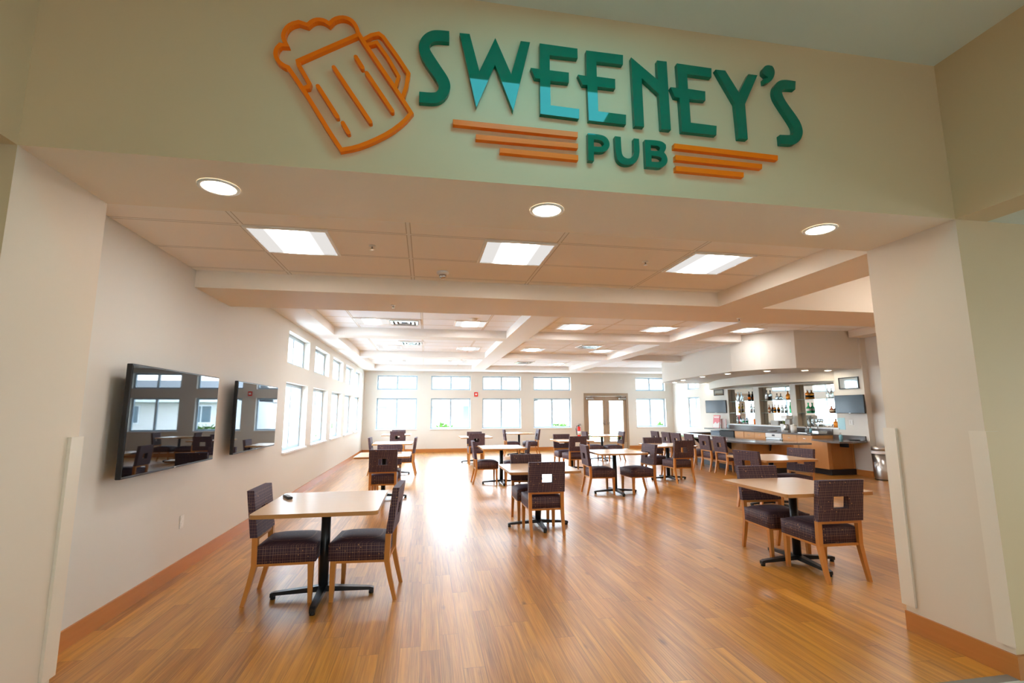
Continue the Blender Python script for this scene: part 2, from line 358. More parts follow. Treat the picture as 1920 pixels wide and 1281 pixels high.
# outlines of the sign pieces in metres (x, z) on the header wall
SIGN={
 'S':[[(0.083, 3.55), (0.019, 3.548), (-0.014, 3.539), (-0.047, 3.515), (-0.07, 3.479), (-0.079, 3.436), (-0.072, 3.395), (-0.053, 3.35), (0.005, 3.269), (0.026, 3.235), (0.034, 3.211), (0.027, 3.187), (0.007, 3.174), (-0.069, 3.172), (-0.068, 3.111), (0.013, 3.113), (0.05, 3.13), (0.08, 3.164), (0.095, 3.208), (0.092, 3.244), (0.078, 3.278), (0.042, 3.331), (-0.007, 3.404), (-0.022, 3.433), (-0.018, 3.457), (-0.004, 3.473), (0.02, 3.482), (0.084, 3.485)]],
 'W':[[(0.139, 3.547), (0.194, 3.549), (0.249, 3.332), (0.336, 3.545), (0.425, 3.336), (0.479, 3.547), (0.533, 3.547), (0.435, 3.116), (0.335, 3.381), (0.234, 3.116)]],
 'E1':[[(0.588, 3.548), (0.809, 3.546), (0.809, 3.485), (0.645, 3.482), (0.644, 3.389), (0.755, 3.389), (0.754, 3.327), (0.646, 3.324), (0.646, 3.176), (0.811, 3.172), (0.808, 3.113), (0.587, 3.118), (0.587, 3.33), (0.559, 3.331), (0.535, 3.39), (0.587, 3.389)]],
 'E2':[[(0.861, 3.542), (1.084, 3.543), (1.081, 3.482), (0.92, 3.48), (0.92, 3.385), (1.03, 3.384), (1.029, 3.324), (0.922, 3.323), (0.922, 3.171), (1.088, 3.168), (1.085, 3.108), (0.865, 3.109), (0.862, 3.326), (0.835, 3.324), (0.808, 3.383), (0.859, 3.381)]],
 'N':[[(1.133, 3.536), (1.294, 3.411), (1.295, 3.537), (1.356, 3.538), (1.36, 3.103), (1.301, 3.103), (1.297, 3.323), (1.194, 3.41), (1.195, 3.106), (1.138, 3.105)]],
 'E3':[[(1.421, 3.535), (1.645, 3.532), (1.641, 3.473), (1.483, 3.473), (1.483, 3.378), (1.594, 3.375), (1.591, 3.316), (1.487, 3.313), (1.488, 3.163), (1.653, 3.16), (1.647, 3.1), (1.428, 3.101), (1.426, 3.313), (1.396, 3.316), (1.372, 3.375), (1.424, 3.376)]],
 'Y':[[(1.671, 3.527), (1.736, 3.529), (1.817, 3.395), (1.89, 3.525), (1.952, 3.526), (1.852, 3.323), (1.852, 3.095), (1.792, 3.095), (1.785, 3.321)]],
 'A':[[(1.991, 3.57), (2.005, 3.594), (2.033, 3.606), (2.061, 3.602), (2.075, 3.579), (2.072, 3.545), (2.053, 3.509), (2.026, 3.485), (1.993, 3.476), (1.993, 3.509), (2.017, 3.516), (2.026, 3.523), (2.006, 3.53), (1.99, 3.546)]],
 'S2':[[(2.215, 3.519), (2.207, 3.462), (2.153, 3.459), (2.125, 3.452), (2.112, 3.436), (2.114, 3.413), (2.132, 3.373), (2.208, 3.27), (2.228, 3.225), (2.234, 3.179), (2.217, 3.136), (2.186, 3.104), (2.154, 3.09), (2.072, 3.089), (2.071, 3.147), (2.148, 3.152), (2.162, 3.163), (2.17, 3.19), (2.161, 3.224), (2.075, 3.355), (2.055, 3.394), (2.05, 3.435), (2.066, 3.478), (2.095, 3.506), (2.14, 3.521)]],
 'P':[[(0.857, 3.032), (0.928, 3.031), (0.962, 3.022), (0.981, 2.998), (0.984, 2.969), (0.97, 2.941), (0.94, 2.925), (0.89, 2.924), (0.888, 2.869), (0.856, 2.869)], [(0.892, 2.997), (0.927, 2.998), (0.944, 2.989), (0.95, 2.974), (0.941, 2.961), (0.92, 2.956), (0.89, 2.956)]],
 'U':[[(1.016, 3.03), (1.051, 3.029), (1.052, 2.932), (1.063, 2.91), (1.084, 2.901), (1.105, 2.905), (1.121, 2.923), (1.128, 2.95), (1.129, 3.028), (1.16, 3.028), (1.162, 2.948), (1.15, 2.904), (1.128, 2.875), (1.087, 2.861), (1.048, 2.866), (1.025, 2.889), (1.018, 2.924)]],
 'B':[[(1.195, 3.026), (1.253, 3.03), (1.302, 3.027), (1.323, 3.009), (1.325, 2.986), (1.31, 2.96), (1.325, 2.942), (1.331, 2.91), (1.316, 2.882), (1.288, 2.863), (1.245, 2.863), (1.195, 2.863)], [(1.229, 2.996), (1.273, 2.997), (1.286, 2.985), (1.28, 2.969), (1.26, 2.963), (1.23, 2.963)], [(1.231, 2.933), (1.275, 2.934), (1.293, 2.923), (1.29, 2.906), (1.273, 2.897), (1.231, 2.896)]],
 'bar0':[[(0.11, 3.034), (0.799, 3.032), (0.798, 3.001), (0.111, 3.004)]],
 'bar1':[[(0.233, 2.961), (0.799, 2.963), (0.798, 2.935), (0.233, 2.932)]],
 'bar2':[[(0.362, 2.896), (0.798, 2.895), (0.798, 2.865), (0.362, 2.869)]],
 'bar3':[[(1.376, 3.022), (2.045, 3.011), (2.042, 2.98), (1.374, 2.992)]],
 'bar4':[[(1.38, 2.951), (1.934, 2.945), (1.931, 2.916), (1.378, 2.921)]],
 'bar5':[[(1.378, 2.884), (1.808, 2.882), (1.806, 2.852), (1.377, 2.855)]],
}
MUG={
 'outline':[(-0.446, 2.807), (-0.505, 2.894), (-0.556, 2.976), (-0.645, 3.117), (-0.723, 3.228), (-0.744, 3.235), (-0.771, 3.254), (-0.787, 3.286), (-0.786, 3.321), (-0.768, 3.349), (-0.737, 3.351), (-0.753, 3.379), (-0.757, 3.406), (-0.748, 3.442), (-0.724, 3.473), (-0.687, 3.49), (-0.643, 3.48), (-0.62, 3.508), (-0.593, 3.52), (-0.562, 3.518), (-0.537, 3.502), (-0.514, 3.534), (-0.479, 3.55), (-0.448, 3.549), (-0.42, 3.533), (-0.399, 3.499), (-0.391, 3.466), (-0.271, 3.29), (-0.177, 3.154), (-0.107, 3.046), (-0.145, 2.991), (-0.214, 2.925), (-0.301, 2.867), (-0.378, 2.827)],
 'rim':[(-0.395, 3.459), (-0.541, 3.363), (-0.679, 3.271), (-0.673, 3.247), (-0.64, 3.192), (-0.617, 3.152), (-0.622, 3.133), (-0.639, 3.126)],
 'handle':[(-0.36, 3.44), (-0.323, 3.469), (-0.287, 3.483), (-0.264, 3.467), (-0.182, 3.354), (-0.127, 3.271), (-0.137, 3.19), (-0.151, 3.139)],
 'inner':[(-0.339, 3.412), (-0.296, 3.431), (-0.237, 3.351), (-0.177, 3.248), (-0.192, 3.183)],
 'a':[(-0.576, 3.143), (-0.473, 2.985)],
 'b':[(-0.446, 2.954), (-0.416, 2.904)],
 'c':[(-0.504, 3.258), (-0.311, 2.974)],
 'd':[(-0.398, 3.332), (-0.362, 3.275)],
 'e':[(-0.34, 3.247), (-0.203, 3.047)],
}
# tables: x, y, label, chairs (x, y, facing degrees, label)
TABLES = [
 (-.80, 4.45, 'table at the front left with the remote control on it', [(-1.07, 4.53, -90, 'chair on the left side of the front left table, back to the wall'), (-.50, 4.49, 86, 'chair on the right side of the front left table, facing the wall')]),
 (1.50, 6.52, 'table in the middle foreground with a chair seen from behind', [(1.49, 6.26, 0, 'chair seen from behind at the table in the middle foreground'), (1.46, 6.82, 180, 'chair facing the viewer across the middle foreground table')]),
 (3.66, 4.48, 'table at the front right in front of the right pier', [(3.70, 4.22, -1, 'chair seen from behind at the front right table, window like hole showing the tabletop'), (3.70, 4.80, 176, 'chair facing the viewer at the front right table')]),
 (-.70, 9.00, 'table by the left wall behind the front left one, half hidden by a chair', [(-.67, 8.73, 0, 'chair seen from behind at the second table along the left wall'), (-.65, 9.36, 180, 'chair facing the viewer at the second table along the left wall')]),
 (-.75, 12.30, 'third table along the left wall with chairs at its left and right', [(-1.02, 12.40, -90, 'chair on the left side of the third table along the left wall'), (-.50, 12.22, 88, 'chair on the right side of the third table along the left wall')]),
 (-.92, 16.70, 'farthest table along the left wall under the first far window', [(-.87, 16.42, 0, 'chair seen from behind at the farthest table along the left wall'), (-.88, 16.98, 180, 'chair facing the viewer at the farthest table along the left wall')]),
 (1.48, 14.65, 'table below the alarm, under the second far window', [(1.46, 14.30, 0, 'chair seen from behind at the table under the second far window'), (1.50, 14.86, 180, 'chair facing the viewer at the table under the second far window')]),
 (1.60, 10.35, 'table behind the middle foreground one with chairs left and right', [(1.30, 10.50, -90, 'chair on the left side of the table behind the middle foreground one'), (1.87, 10.25, 84, 'chair on the right side of the table behind the middle foreground one')]),
 (3.20, 16.70, 'farthest table, under the third and fourth far windows', [(2.95, 16.62, -92, 'chair on the left side of the farthest middle table'), (3.60, 16.75, 90, 'chair on the right side of the farthest middle table')]),
 (3.75, 12.35, 'table under the fourth far window with a chair seen from behind', [(3.72, 12.08, 6, 'chair seen from behind at the table in line with the fourth far window'), (3.66, 12.70, 180, 'chair facing the viewer at the table in line with the fourth far window')]),
 (5.42, 14.60, 'small looking far table in front of the double doors', [(5.10, 14.45, -90, 'chair on the left side of the table before the double doors'), (5.65, 14.28, 88, 'chair on the right side of the table before the double doors')]),
 (3.48, 8.75, 'table right of the centre with two chairs turned sideways', [(3.20, 8.78, -93, 'chair on the left side of the table right of centre'), (3.90, 8.72, 96, 'chair pulled out on the right side of the table right of centre')]),
 (5.30, 10.20, 'table beside the bar chairs with a chair seen from behind', [(5.37, 9.92, 3, 'chair seen from behind at the table nearest the row of bar chairs'), (5.28, 10.58, 180, 'chair facing the viewer at the table nearest the row of bar chairs')]),
 (5.50, 7.15, 'table between the front right one and the bar counter', [(5.22, 7.05, -75, 'chair on the left side of the table between the front right one and the bar'), (5.84, 7.15, 104, 'chair on the right side of the table between the front right one and the bar')]),
]
BARCH = [(7.25, 14.15, -90), (7.25, 13.45, -90), (7.25, 12.88, -88), (7.27, 12.20, -92), (7.27, 11.48, -90), (7.27, 10.85, -88)]
# ================================================================== THE SETTING
XL, XP, XR, YF, YB, ZS = -2.25, -1.86, 3.32, 2.42, 3.06, 2.71
YW, XW, ZH = 18.57, 10.0, 3.79
# floor
MB().box(-3, 11, 2.47, YW + .25, -.1, 0).build('floor', 'floor', kind='structure', label='honey oak plank floor running toward the far windows')
MB().box(-6.5, 8.2, -5.2, 2.41, -.1, 0).build('floor', 'tile', kind='structure', label='pale tile floor of the lobby in front of the opening')
MB().box(-6.5, 8.2, 2.41, 2.47, -.1, .002).build('trim_1', mat('grey_transition', (.22, .20, .17), .5), kind='structure', label='grey transition strip between tile and wood floor')
# front wall with the wide opening (the header carries the sign)
b = MB(); b.grid([-6.5, XP, XR, 10.35], [YF, YB], [0, ZS, ZH], lambda i, j, k: not (i == 1 and k == 0))
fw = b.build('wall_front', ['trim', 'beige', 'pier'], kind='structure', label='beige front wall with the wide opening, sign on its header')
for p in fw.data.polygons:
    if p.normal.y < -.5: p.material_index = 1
    elif abs(p.normal.x) > .5: p.material_index = 2  # inner pier faces: trim paint darkened, dimmer light put into the colour
# side headers of the lobby and its ceilings
MB().box(XP - .25, XP, -5, YF, ZS, ZH).build('wall_left', 'beige', kind='structure', label='beige bulkhead at the left end of the lobby ceiling')
MB().box(XR, XR + .25, -5, YF, ZS, ZH).build('wall_right', 'beige', kind='structure', label='beige bulkhead at the right end of the lobby ceiling')
MB().box(-6.5, 8.2, -5, YB, ZH, ZH + .1).build('ceiling', 'lobbyceil', kind='structure', label='pale lobby ceiling above the sign header')
MB().box(-6.5, XP - .25, -5, YF, ZS, ZS + .1).build('ceiling', 'lobbyceil', kind='structure', label='low lobby ceiling left of the left bulkhead')
MB().box(XR + .25, 8.2, -5, YF, ZS, ZS + .1).build('ceiling', 'lobbyceil', kind='structure', label='low lobby ceiling right of the right bulkhead')
wallmesh('wall_back', 'y', -5.2, -5, -6.5, 8.2, 0, ZH, [(-.2, 2.0, 1.0, 2.2)], 'beige', 'lobby wall behind the viewer')
wallmesh('wall_right', 'x', 8.2, 8.4, -5.2, 2.42, 0, ZH, [(-2.2, 0, .9, 2.2)], 'beige', 'lobby outer wall on the right')
wallmesh('wall_left', 'x', -6.7, -6.5, -5.2, 3.06, 0, ZH, [], 'beige', 'lobby outer wall on the left')

# left wall with two rows of windows
LW = [(8.45, 9.95), (10.42, 11.92), (12.40, 13.90), (14.37, 15.87), (16.35, 17.85)]
BW = [(-1.79, -.32), (.19, 1.69), (2.14, 3.64), (4.15, 5.66), (8.40, 9.68)]
WZ = (.85, 1.99); UZ = (2.30, 2.84); DOOR = (6.18, 8.04)
h = [(a, b_, *WZ) for a, b_ in LW] + [(a, b_, *UZ) for a, b_ in LW]
wallmesh('wall_left', 'x', XL - .2, XL, YB, YW + .2, 0, 3.45, h, 'cream', 'long cream left wall with televisions and two rows of windows')
h = [(a, b_, *WZ) for a, b_ in BW] + [(a, b_, *UZ) for a, b_ in BW] + [(DOOR[0], DOOR[1], 0, 2.2)]
wallmesh('wall_back', 'y', YW, YW + .2, XL - .2, XW + .4, 0, 3.45, h, 'cream', 'far cream wall with paired windows and double doors')
NI = [(13.55, 14.85), (12.01, 13.31), (10.5, 11.81)]; NZ = (1.06, 2.2)
RW = (16.60, 17.62)
wallmesh('wall_right', 'x', XW, XW + .35, 9.66, YW, 0, 3.45, [(a, b_, *NZ) for a, b_ in NI] + [(RW[0], RW[1], .86, 2.01), (RW[0], RW[1], 2.3, 2.84)], 'cream', 'cream wall behind the bar with three mirrored niches')
MB().box(XW + .35, XW + .45, 10.3, 15.1, .9, 2.4).build('wall_right', 'cream', kind='structure', label='backing of the bar niches')
MB().box(XW + .15, XW + .35, YB, 9.66, 0, 3.45).build('wall_right', 'cream', kind='structure', label='cream side wall by the bin, nearer than the bar')

# window units
WN = [0]
def window(axis, a, u0, u1, z0, z1, sill, outside, label):
    """window in a wall hole; a = plane of the glass, outside = +1/-1 along axis"""
    WN[0] += 1
    root = empty('window_%d' % WN[0], label=label, kind='structure')
    def bx(b, ua, ub, za, zb, d0, d1):
        lo, hi = sorted((a + d0 * outside, a + d1 * outside))
        if axis == 'x': b.box(lo, hi, ua, ub, za, zb)
        else: b.box(ua, ub, lo, hi, za, zb)
    f = MB(); t = .055; um = (u0 + u1) / 2
    for q in ((u0, u0 + t, z0, z1), (u1 - t, u1, z0, z1), (u0 + t, u1 - t, z0, z0 + t), (u0 + t, u1 - t, z1 - t, z1), (um - .035, um + .035, z0 + t, z1 - t)): bx(f, *q, -.035, .035)
    f.build('frame', 'vinyl', root)
    p = MB(); bx(p, u0 + t, um - .035, z0 + t, z1 - t, -.004, .004); bx(p, um + .035, u1 - t, z0 + t, z1 - t, -.004, .004); p.build('pane', 'glass', root)
    if sill:
        s = MB(); bx(s, u0 - .02, u1 + .02, z0 - .025, z0 + .004, -.185, -.04); s.build('sill', 'white', root)
    return root
for n, (a, b_) in enumerate(LW):
    w = ('nearest', 'second', 'third', 'fourth', 'farthest')[n]
    window('x', XL - .15, a, b_, *WZ, True, -1, w + ' lower window in the left wall'); window('x', XL - .15, a, b_, *UZ, False, -1, w + ' upper window in the left wall')
for n, (a, b_) in enumerate(BW):
    w = ('leftmost', 'second', 'third', 'fourth', 'rightmost')[n]
    window('y', YW + .15, a, b_, *WZ, True, 1, w + ' lower window in the far wall'); window('y', YW + .15, a, b_, *UZ, False, 1, w + ' upper window in the far wall')
window('x', XW + .2, *RW, .86, 2.01, True, 1, 'lower window in the right wall near the far corner'); window('x', XW + .2, *RW, 2.3, 2.84, False, 1, 'upper window in the right wall near the far corner')
window('y', -5.1, -.2, 2.0, 1.0, 2.2, False, -1, 'lobby window behind the viewer'); window('x', 8.3, -2.2, 0, .9, 2.2, False, 1, 'lobby window on the right')

# double door
d = empty('door_1', label='taupe glazed double door in the far wall', kind='structure')
x0, x1 = DOOR
f = MB(); f.grid([x0, x0 + .07, x1 - .07, x1], [YW - .02, YW + .18], [0, 2.08, 2.2], lambda i, j, k: i != 1 or k == 1); f.build('door_frame', 'taupe', d)
xm = (x0 + x1) / 2
for s, (a, b_) in ((1, (x0 + .075, xm - .004)), (-1, (xm + .004, x1 - .075))):
    lf = MB(); lf.grid([a, a + .13, b_ - .13, b_], [YW + .02, YW + .065], [.01, .30, 1.90, 2.075], lambda i, j, k: not (i == 1 and k == 1)); lf = lf.build('door_leaf', 'taupe', d)
    MB().box(a + .13, b_ - .13, YW + .038, YW + .046, .30, 1.90).build('pane', 'glass', lf)
    hx = b_ - .06 if s > 0 else a + .06
    MB().box(hx - .02, hx + .02, YW - .0, YW + .02, .95, 1.12).box(min(hx, hx - s * .13), max(hx, hx - s * .13), YW - .04, YW - .015, 1.01, 1.035).box(hx - .012, hx + .012, YW - .03, YW + .005, 1.01, 1.035).build('handle', 'silver', lf)
    cx = a + .02 if s > 0 else b_ - .33
    MB().box(cx, cx + .31, YW - .06, YW + .02, 1.94, 2.02, .006, 1).box(cx + (.2 if s > 0 else .09), cx + (.225 if s > 0 else .115), YW - .06, YW + .0, 2.02, 2.075).box(cx + (.2 if s > 0 else -.15), cx + (.46 if s > 0 else .11), YW - .05, YW - .03, 2.075, 2.09).build('door_closer', 'silver', lf)
    MB().box(a + .01, b_ - .01, YW + .012, YW + .02, .02, .26).build('kick_plate', mat('door_kick_plate', (.42, .34, .26), .35), lf)

# baseboards
def base(name, x0_, x1_, y0_, y1_, label, hgt=.125):
    MB().box(x0_, x1_, y0_, y1_, 0, hgt).build(name, 'oak', kind='structure', label=label)
base('baseboard_left', XL, XL + .016, YB, YW, 'oak baseboard along the left wall')
base('baseboard_back', XL + .016, DOOR[0], YW - .016, YW, 'oak baseboard under the far windows left of the doors')
base('baseboard_back', DOOR[1], XW, YW - .016, YW, 'oak baseboard under the far window right of the doors')
base('baseboard_right', XR - .016, XR, YF - .016, YB, 'oak baseboard on the inner face of the right pier')
base('baseboard_right', XR, 8.2, YF - .016, YF, 'oak baseboard on the lobby wall right of the pier')
base('baseboard_left', XP, XP + .016, YF - .016, YB, 'oak baseboard on the inner face of the left pier')
base('baseboard_right', XW - .016, XW, 9.66, 10.08, 'oak baseboard on the wall right of the peninsula')
base('baseboard_right', XW - .016, XW + .15, 9.644, 9.66, 'oak baseboard on the corner by the bin')
base('baseboard_right', XW - .016, XW, 16.25, YW, 'oak baseboard below the right wall window')
base('baseboard_right', XW + .134, XW + .15, YB, 9.644, 'oak baseboard along the nearer right wall')

# corner guards
for nm, xx, sx, yy, lb in (('trim_2', XP, 1, 'b', 'plastic corner guard on the back edge of the left pier'), ('trim_3', XR, -1, 'b', 'plastic corner guard on the back edge of the right pier'), ('trim_4', XR, -1, 'f', 'plastic corner guard on the front edge of the right pier')):
    g = MB(); t_ = .016; w_ = .08; ye, dy = (YB, 1) if yy == 'b' else (YF, -1)
    g.prism([(xx + sx * t_, ye - dy * w_), (xx + sx * t_, ye + dy * t_), (xx - sx * w_, ye + dy * t_), (xx - sx * w_, ye + dy * .0005), (xx + sx * .0005, ye + dy * .0005), (xx + sx * .0005, ye - dy * w_)], .165, 1.37)
    for fc in g.bm.faces:
        if yy == 'f' and fc.calc_center_median().y < YF: fc.material_index = 1
    g.build(nm, ['guard', 'beige'], kind='structure', label=lb)

# ceilings and beams
MB().box(XL, 3.37, YB, 5.08, 2.88, 2.98).build('ceiling', 'tile_a', kind='structure', label='tiled ceiling of the first bay')
MB().box(XL, XW + .15, YB, YW, 3.34, 3.44).build('ceiling', 'tile_b', kind='structure', label='high tiled ceiling beside the first bay and over the bar')
MB().box(XL, 5.75, 5.97, YW, 3.16, 3.26).build('ceiling', 'tile_b', kind='structure', label='tiled ceiling of the coffered dining area')
MB().box(5.75, XW + .15, 11.0, YW, 3.16, 3.26).build('ceiling', 'tile_b', kind='structure', label='tiled ceiling of the far coffers next to the bar bulkhead')
MB().grid([XL, 3.37, 3.95, XW + .15], [YB, 5.08, 5.97], [ZS, 2.88, 3.34], lambda i, j, k: j == 1 or i == 1).build('trim_5', 'trim', kind='structure', label='deep first cross beam with the beam edging the first bay')
xs = [XL, -1.80, 1.63, 2.10, 5.30, 5.75, 9.72, XW + .15]; ys = [5.97, 9.85, 10.27, 13.66, 14.08, 17.6, YW]
MB().grid(xs, ys, [3.0, 3.16], lambda i, j, k: (i in (0, 2, 4) or (j in (1, 3, 5) and i < 5) or (j in (3, 5)))).build('trim_6', 'coffer', kind='structure', label='grid of ceiling beams over the dining area')  # coffer colour is trim paint cooled to counter warm bounce light
MB().grid([5.3, 5.75], [5.97, YW], [3.16, 3.34], lambda i, j, k: True).build('trim_7', 'coffer', kind='structure', label='upper face of the beam beside the bar ceiling')
MB().box(5.75, 7.6, 10.6, 11.0, 3.16, 3.34).build('trim_8', 'coffer', kind='structure', label='short beam meeting the curved bar soffit')
MB().box(9.72, XW + .15, YB, 9.66, 3.18, 3.34).build('trim_9', 'trim', kind='structure', label='beam along the right wall')

# curved bar soffit and the inner valance
def arc(pts, n=5):
    out = []; P = [Vector(p) for p in pts]
    for i in range(len(P) - 1):
        a, b_, c, e = P[max(i - 1, 0)], P[i], P[i + 1], P[min(i + 2, len(P) - 1)]
        for k in range(n):
            t = k / n; out.append(tuple(.5 * ((2 * b_) + (c - a) * t + (2 * a - 5 * b_ + 4 * c - e) * t * t + (3 * b_ - a - 3 * c + e) * t ** 3)))
    out.append(tuple(P[-1])); return out
sof = [(XW, 9.70)] + arc([(8.37, 9.78), (7.84, 10.27), (7.52, 10.94)]) + arc([(7.52, 10.94), (7.58, 12.22), (7.68, 13.54), (7.86, 14.9), (8.2, 15.9)]) + [(XW, 16.2)]
MB().prism(sof, 2.46, 3.34).build('trim_10', 'cream', kind='structure', label='curved bulkhead with downlights above the bar')
val = [(XW, 10.48)] + arc([(9.56, 10.86), (9.08, 11.44), (8.9, 12.26), (9.08, 13.87), (9.6, 15.2), (9.78, 15.6)]) + [(XW, 15.75)]
MB().prism(val, 2.22, 2.46).build('trim_11', 'cream', kind='structure', label='curved white valance above the mirrored niches')

# niche linings, mirrors, shelves
for n, (a, b_) in enumerate(NI):
    w = ('left', 'middle', 'right')[n]
    l = MB(); l.grid([XW + .004, XW + .13], [a + .0, a + .012, b_ - .012, b_ + .0], [NZ[0], NZ[0] + .012, NZ[1] - .012, NZ[1]], lambda i, j, k: j != 1 or k != 1)
    l.build('trim_%d' % (12 + n), ['niche'], kind='structure', label='taupe lining of the %s bar niche' % w)
    MB().box(XW + .135, XW + .15, a + .013, b_ - .013, NZ[0] + .013, NZ[1] - .013).build('mirror', 'mirror', label='mirror at the back of the %s bar niche' % w, cat='mirror')
    for z, q in ((1.79, 'upper'), (1.425, 'lower')):
        MB().box(XW + .02, XW + .13, a + .013, b_ - .013, z - .008, z).build('glass_shelf', 'shelfglass', label='%s glass shelf in the %s bar niche' % (q, w), cat='shelf', group='glass shelves in the bar niches')
MB().box(XW - .03, XW, 10.45, 14.93, 1.03, 1.06).build('trim_15', 'white', kind='structure', label='white ledge under the bar niches')

# lights in the ceilings
def downlight(x, y, z, r, m, label, group):
    t = empty('downlight', (x, y, z), label=label, cat='ceiling light', group=group)
    ring = MB(); n = 28
    for (r0, z0), (r1, z1) in (((r * 1.22, -.001), (r * 1.20, -.008)), ((r * 1.20, -.008), (r, -.008)), ((r, -.008), (r * .98, -.001))):
        ring.loft([[(q * math.cos(2 * PI * i / n), q * math.sin(2 * PI * i / n), zz) for i in range(n)] for q, zz in ((r0, z0), (r1, z1))], False, True)
    ring.build('trim_ring', 'gridwhite', t)
    MB().lathe([(r * .99, -.002), (r * .99, -.004)], n=n, smooth=False).build('lens', m, t)
for x, w in ((-1.13, 'left'), (.70, 'middle'), (2.60, 'right')):
    downlight(x, 2.72, ZS, .085, 'down', '%s recessed downlight in the opening soffit below the sign' % w, 'downlights in the opening soffit')
for (x, y), w in zip([(8.45, 15.5), (8.08, 14.28), (7.82, 12.75), (7.85, 11.6), (8.29, 10.66), (9.08, 10.35), (9.66, 10.28), (9.87, 15.95)],
                     ['leftmost small downlight under the curved bar soffit', 'second downlight from the left under the curved bar soffit', 'third downlight from the left under the bar soffit, right of the bar chairs', 'downlight under the bar soffit above the black fridge', 'downlight under the bar soffit just left of its sharp corner',
                      'downlight under the bar soffit left of the framed picture over the sink', 'rightmost bar downlight, beside the framed picture', 'small downlight at the far end of the bar valance']):
    downlight(x, y, 2.46, .07, 'down2', w, 'downlights under the bar soffit')
def troffer(x, y, z, m, label, L=.61):
    t = empty('ceiling_light', (x, y, z), label=label, cat='ceiling light', group='square lensed ceiling lights')
    h_ = .305
    MB().grid([-h_, -h_ + .022, h_ - .022, h_], [-h_, -h_ + .022, h_ - .022, h_], [-.014, -.001], lambda i, j, k: i != 1 or j != 1).build('frame', 'gridwhite', t)
    MB().box(-h_ + .022, h_ - .022, -h_ + .022, h_ - .022, -.008, -.003).build('diffuser', m, t)
for x, w in ((-1.075, 'left'), (.75, 'middle'), (2.60, 'right')):
    troffer(x, 4.05, 2.88, 'glow', '%s square light panel in the first ceiling bay behind the opening' % w)
far = [(-1.01, 9.13, 3.16, 'light panel in the near left coffer, left of the air vent'), (.81, 9.13, 3.16, 'light panel in the near left coffer beside the smoke detector'),
       (2.87, 9.13, 3.16, 'left light panel in the near middle coffer'), (4.70, 9.13, 3.16, 'right light panel in the near middle coffer'), (7.27, 9.92, 3.34, 'bright light panel next to the curved bar bulkhead'),
       (-.95, 12.8, 3.16, 'left light panel in the second left coffer'), (1.10, 12.8, 3.16, 'right light panel in the second left coffer'), (2.84, 12.8, 3.16, 'left light panel in the second middle coffer'), (4.85, 12.8, 3.16, 'right light panel in the second middle coffer'),
       (-.95, 16.3, 3.16, 'left light panel in the farthest left coffer'), (1.0, 16.3, 3.16, 'right light panel in the farthest left coffer'), (4.6, 16.6, 3.16, 'light panel in the farthest middle coffer')]
far += [(5.6, 4.05, 3.34, 'added unseen light panel in the high recess right of the first bay'), (7.8, 4.05, 3.34, 'added unseen light panel in the high recess by the right wall'), (-.1, 7.3, 3.16, 'added unseen light panel above the deep cross beam in the near left coffer'), (3.7, 7.3, 3.16, 'added unseen light panel above the deep cross beam in the near middle coffer'), (7.6, 7.2, 3.34, 'added unseen light panel in the high ceiling before the bar')]  # unseen panels added to brighten the recesses and coffers
for x, y, z, lb in far: troffer(x, y, z, 'glow2', lb)
# lobby ceiling light (over the viewer's side of the header)
t = empty('ceiling_light', (.775, 1.47, ZH), label='rectangular cool light panel in the lobby ceiling near the sign', cat='ceiling light')
MB().grid([-.60, -.57, .57, .60], [-.29, -.26, .26, .29], [-.014, -.001], lambda i, j, k: i != 1 or j != 1).build('frame', 'gridwhite', t)
MB().box(-.57, .57, -.26, .26, -.008, -.003).build('diffuser', 'sky_panel', t)

for x in (-1.0,):  # unseen warm panel added to light the sign header
    t = empty('ceiling_light', (x, -2.2, ZH), label='added unseen warm light panel in the lobby ceiling behind the viewer', cat='ceiling light')
    MB().grid([-.63, -.6, .6, .63], [-.33, -.3, .3, .33], [-.014, -.001], lambda i, j, k: i != 1 or j != 1).build('frame', 'gridwhite', t)
    MB().box(-.6, .6, -.3, .3, -.008, -.003).build('diffuser', 'warm_fill', t)

def vent(x, y, label, s=.3):
    t = empty('air_vent', (x, y, 3.16), label=label, cat='air vent', group='square ceiling air vents')
    MB().grid([-s, -s + .04, s - .04, s], [-s, -s + .04, s - .04, s], [-.02, -.001], lambda i, j, k: i != 1 or j != 1).build('frame', 'gridwhite', t)
    MB().box(-s + .04, s - .04, -s + .04, s - .04, -.004, -.002).build('backing', 'black', t)
    q = MB()
    for i in range(3):
        a = s - .05 - i * .075; c = a - .045
        q.grid([-a, -c, c, a], [-a, -c, c, a], [-.03 + i * .006, -.022 + i * .006], lambda i_, j, k: i_ != 1 or j != 1)
    q.build('louvre', 'silver', t)
for x, y, lb in ((-.42, 9.13, 'air vent in the near left coffer'), (-.37, 11.9, 'air vent in the second left coffer'), (-.31, 15.0, 'air vent in the farthest left coffer'), (4.15, 11.9, 'air vent in the second middle coffer'), (3.3, 16.2, 'air vent in the farthest middle coffer')): vent(x, y, lb)
t = MB().lathe([(.07, 0), (.07, -.02), (.05, -.045), (.03, -.05)]).build('smoke_detector', 'plastic', loc=(.82, 8.6, 3.159), label='round smoke detector beside a light panel in the near left coffer', cat='smoke detector')
t = empty('dome_camera', (.14, 4.74, 2.879), label='small dome camera on the first bay ceiling tiles', cat='camera')
MB().lathe([(.06, 0), (.06, -.015), (.045, -.03)]).build('housing', 'plastic', t); MB().lathe([(.036, -.03), (.036, -.05), (.025, -.066), (.008, -.072)]).build('dome', 'silver', t)
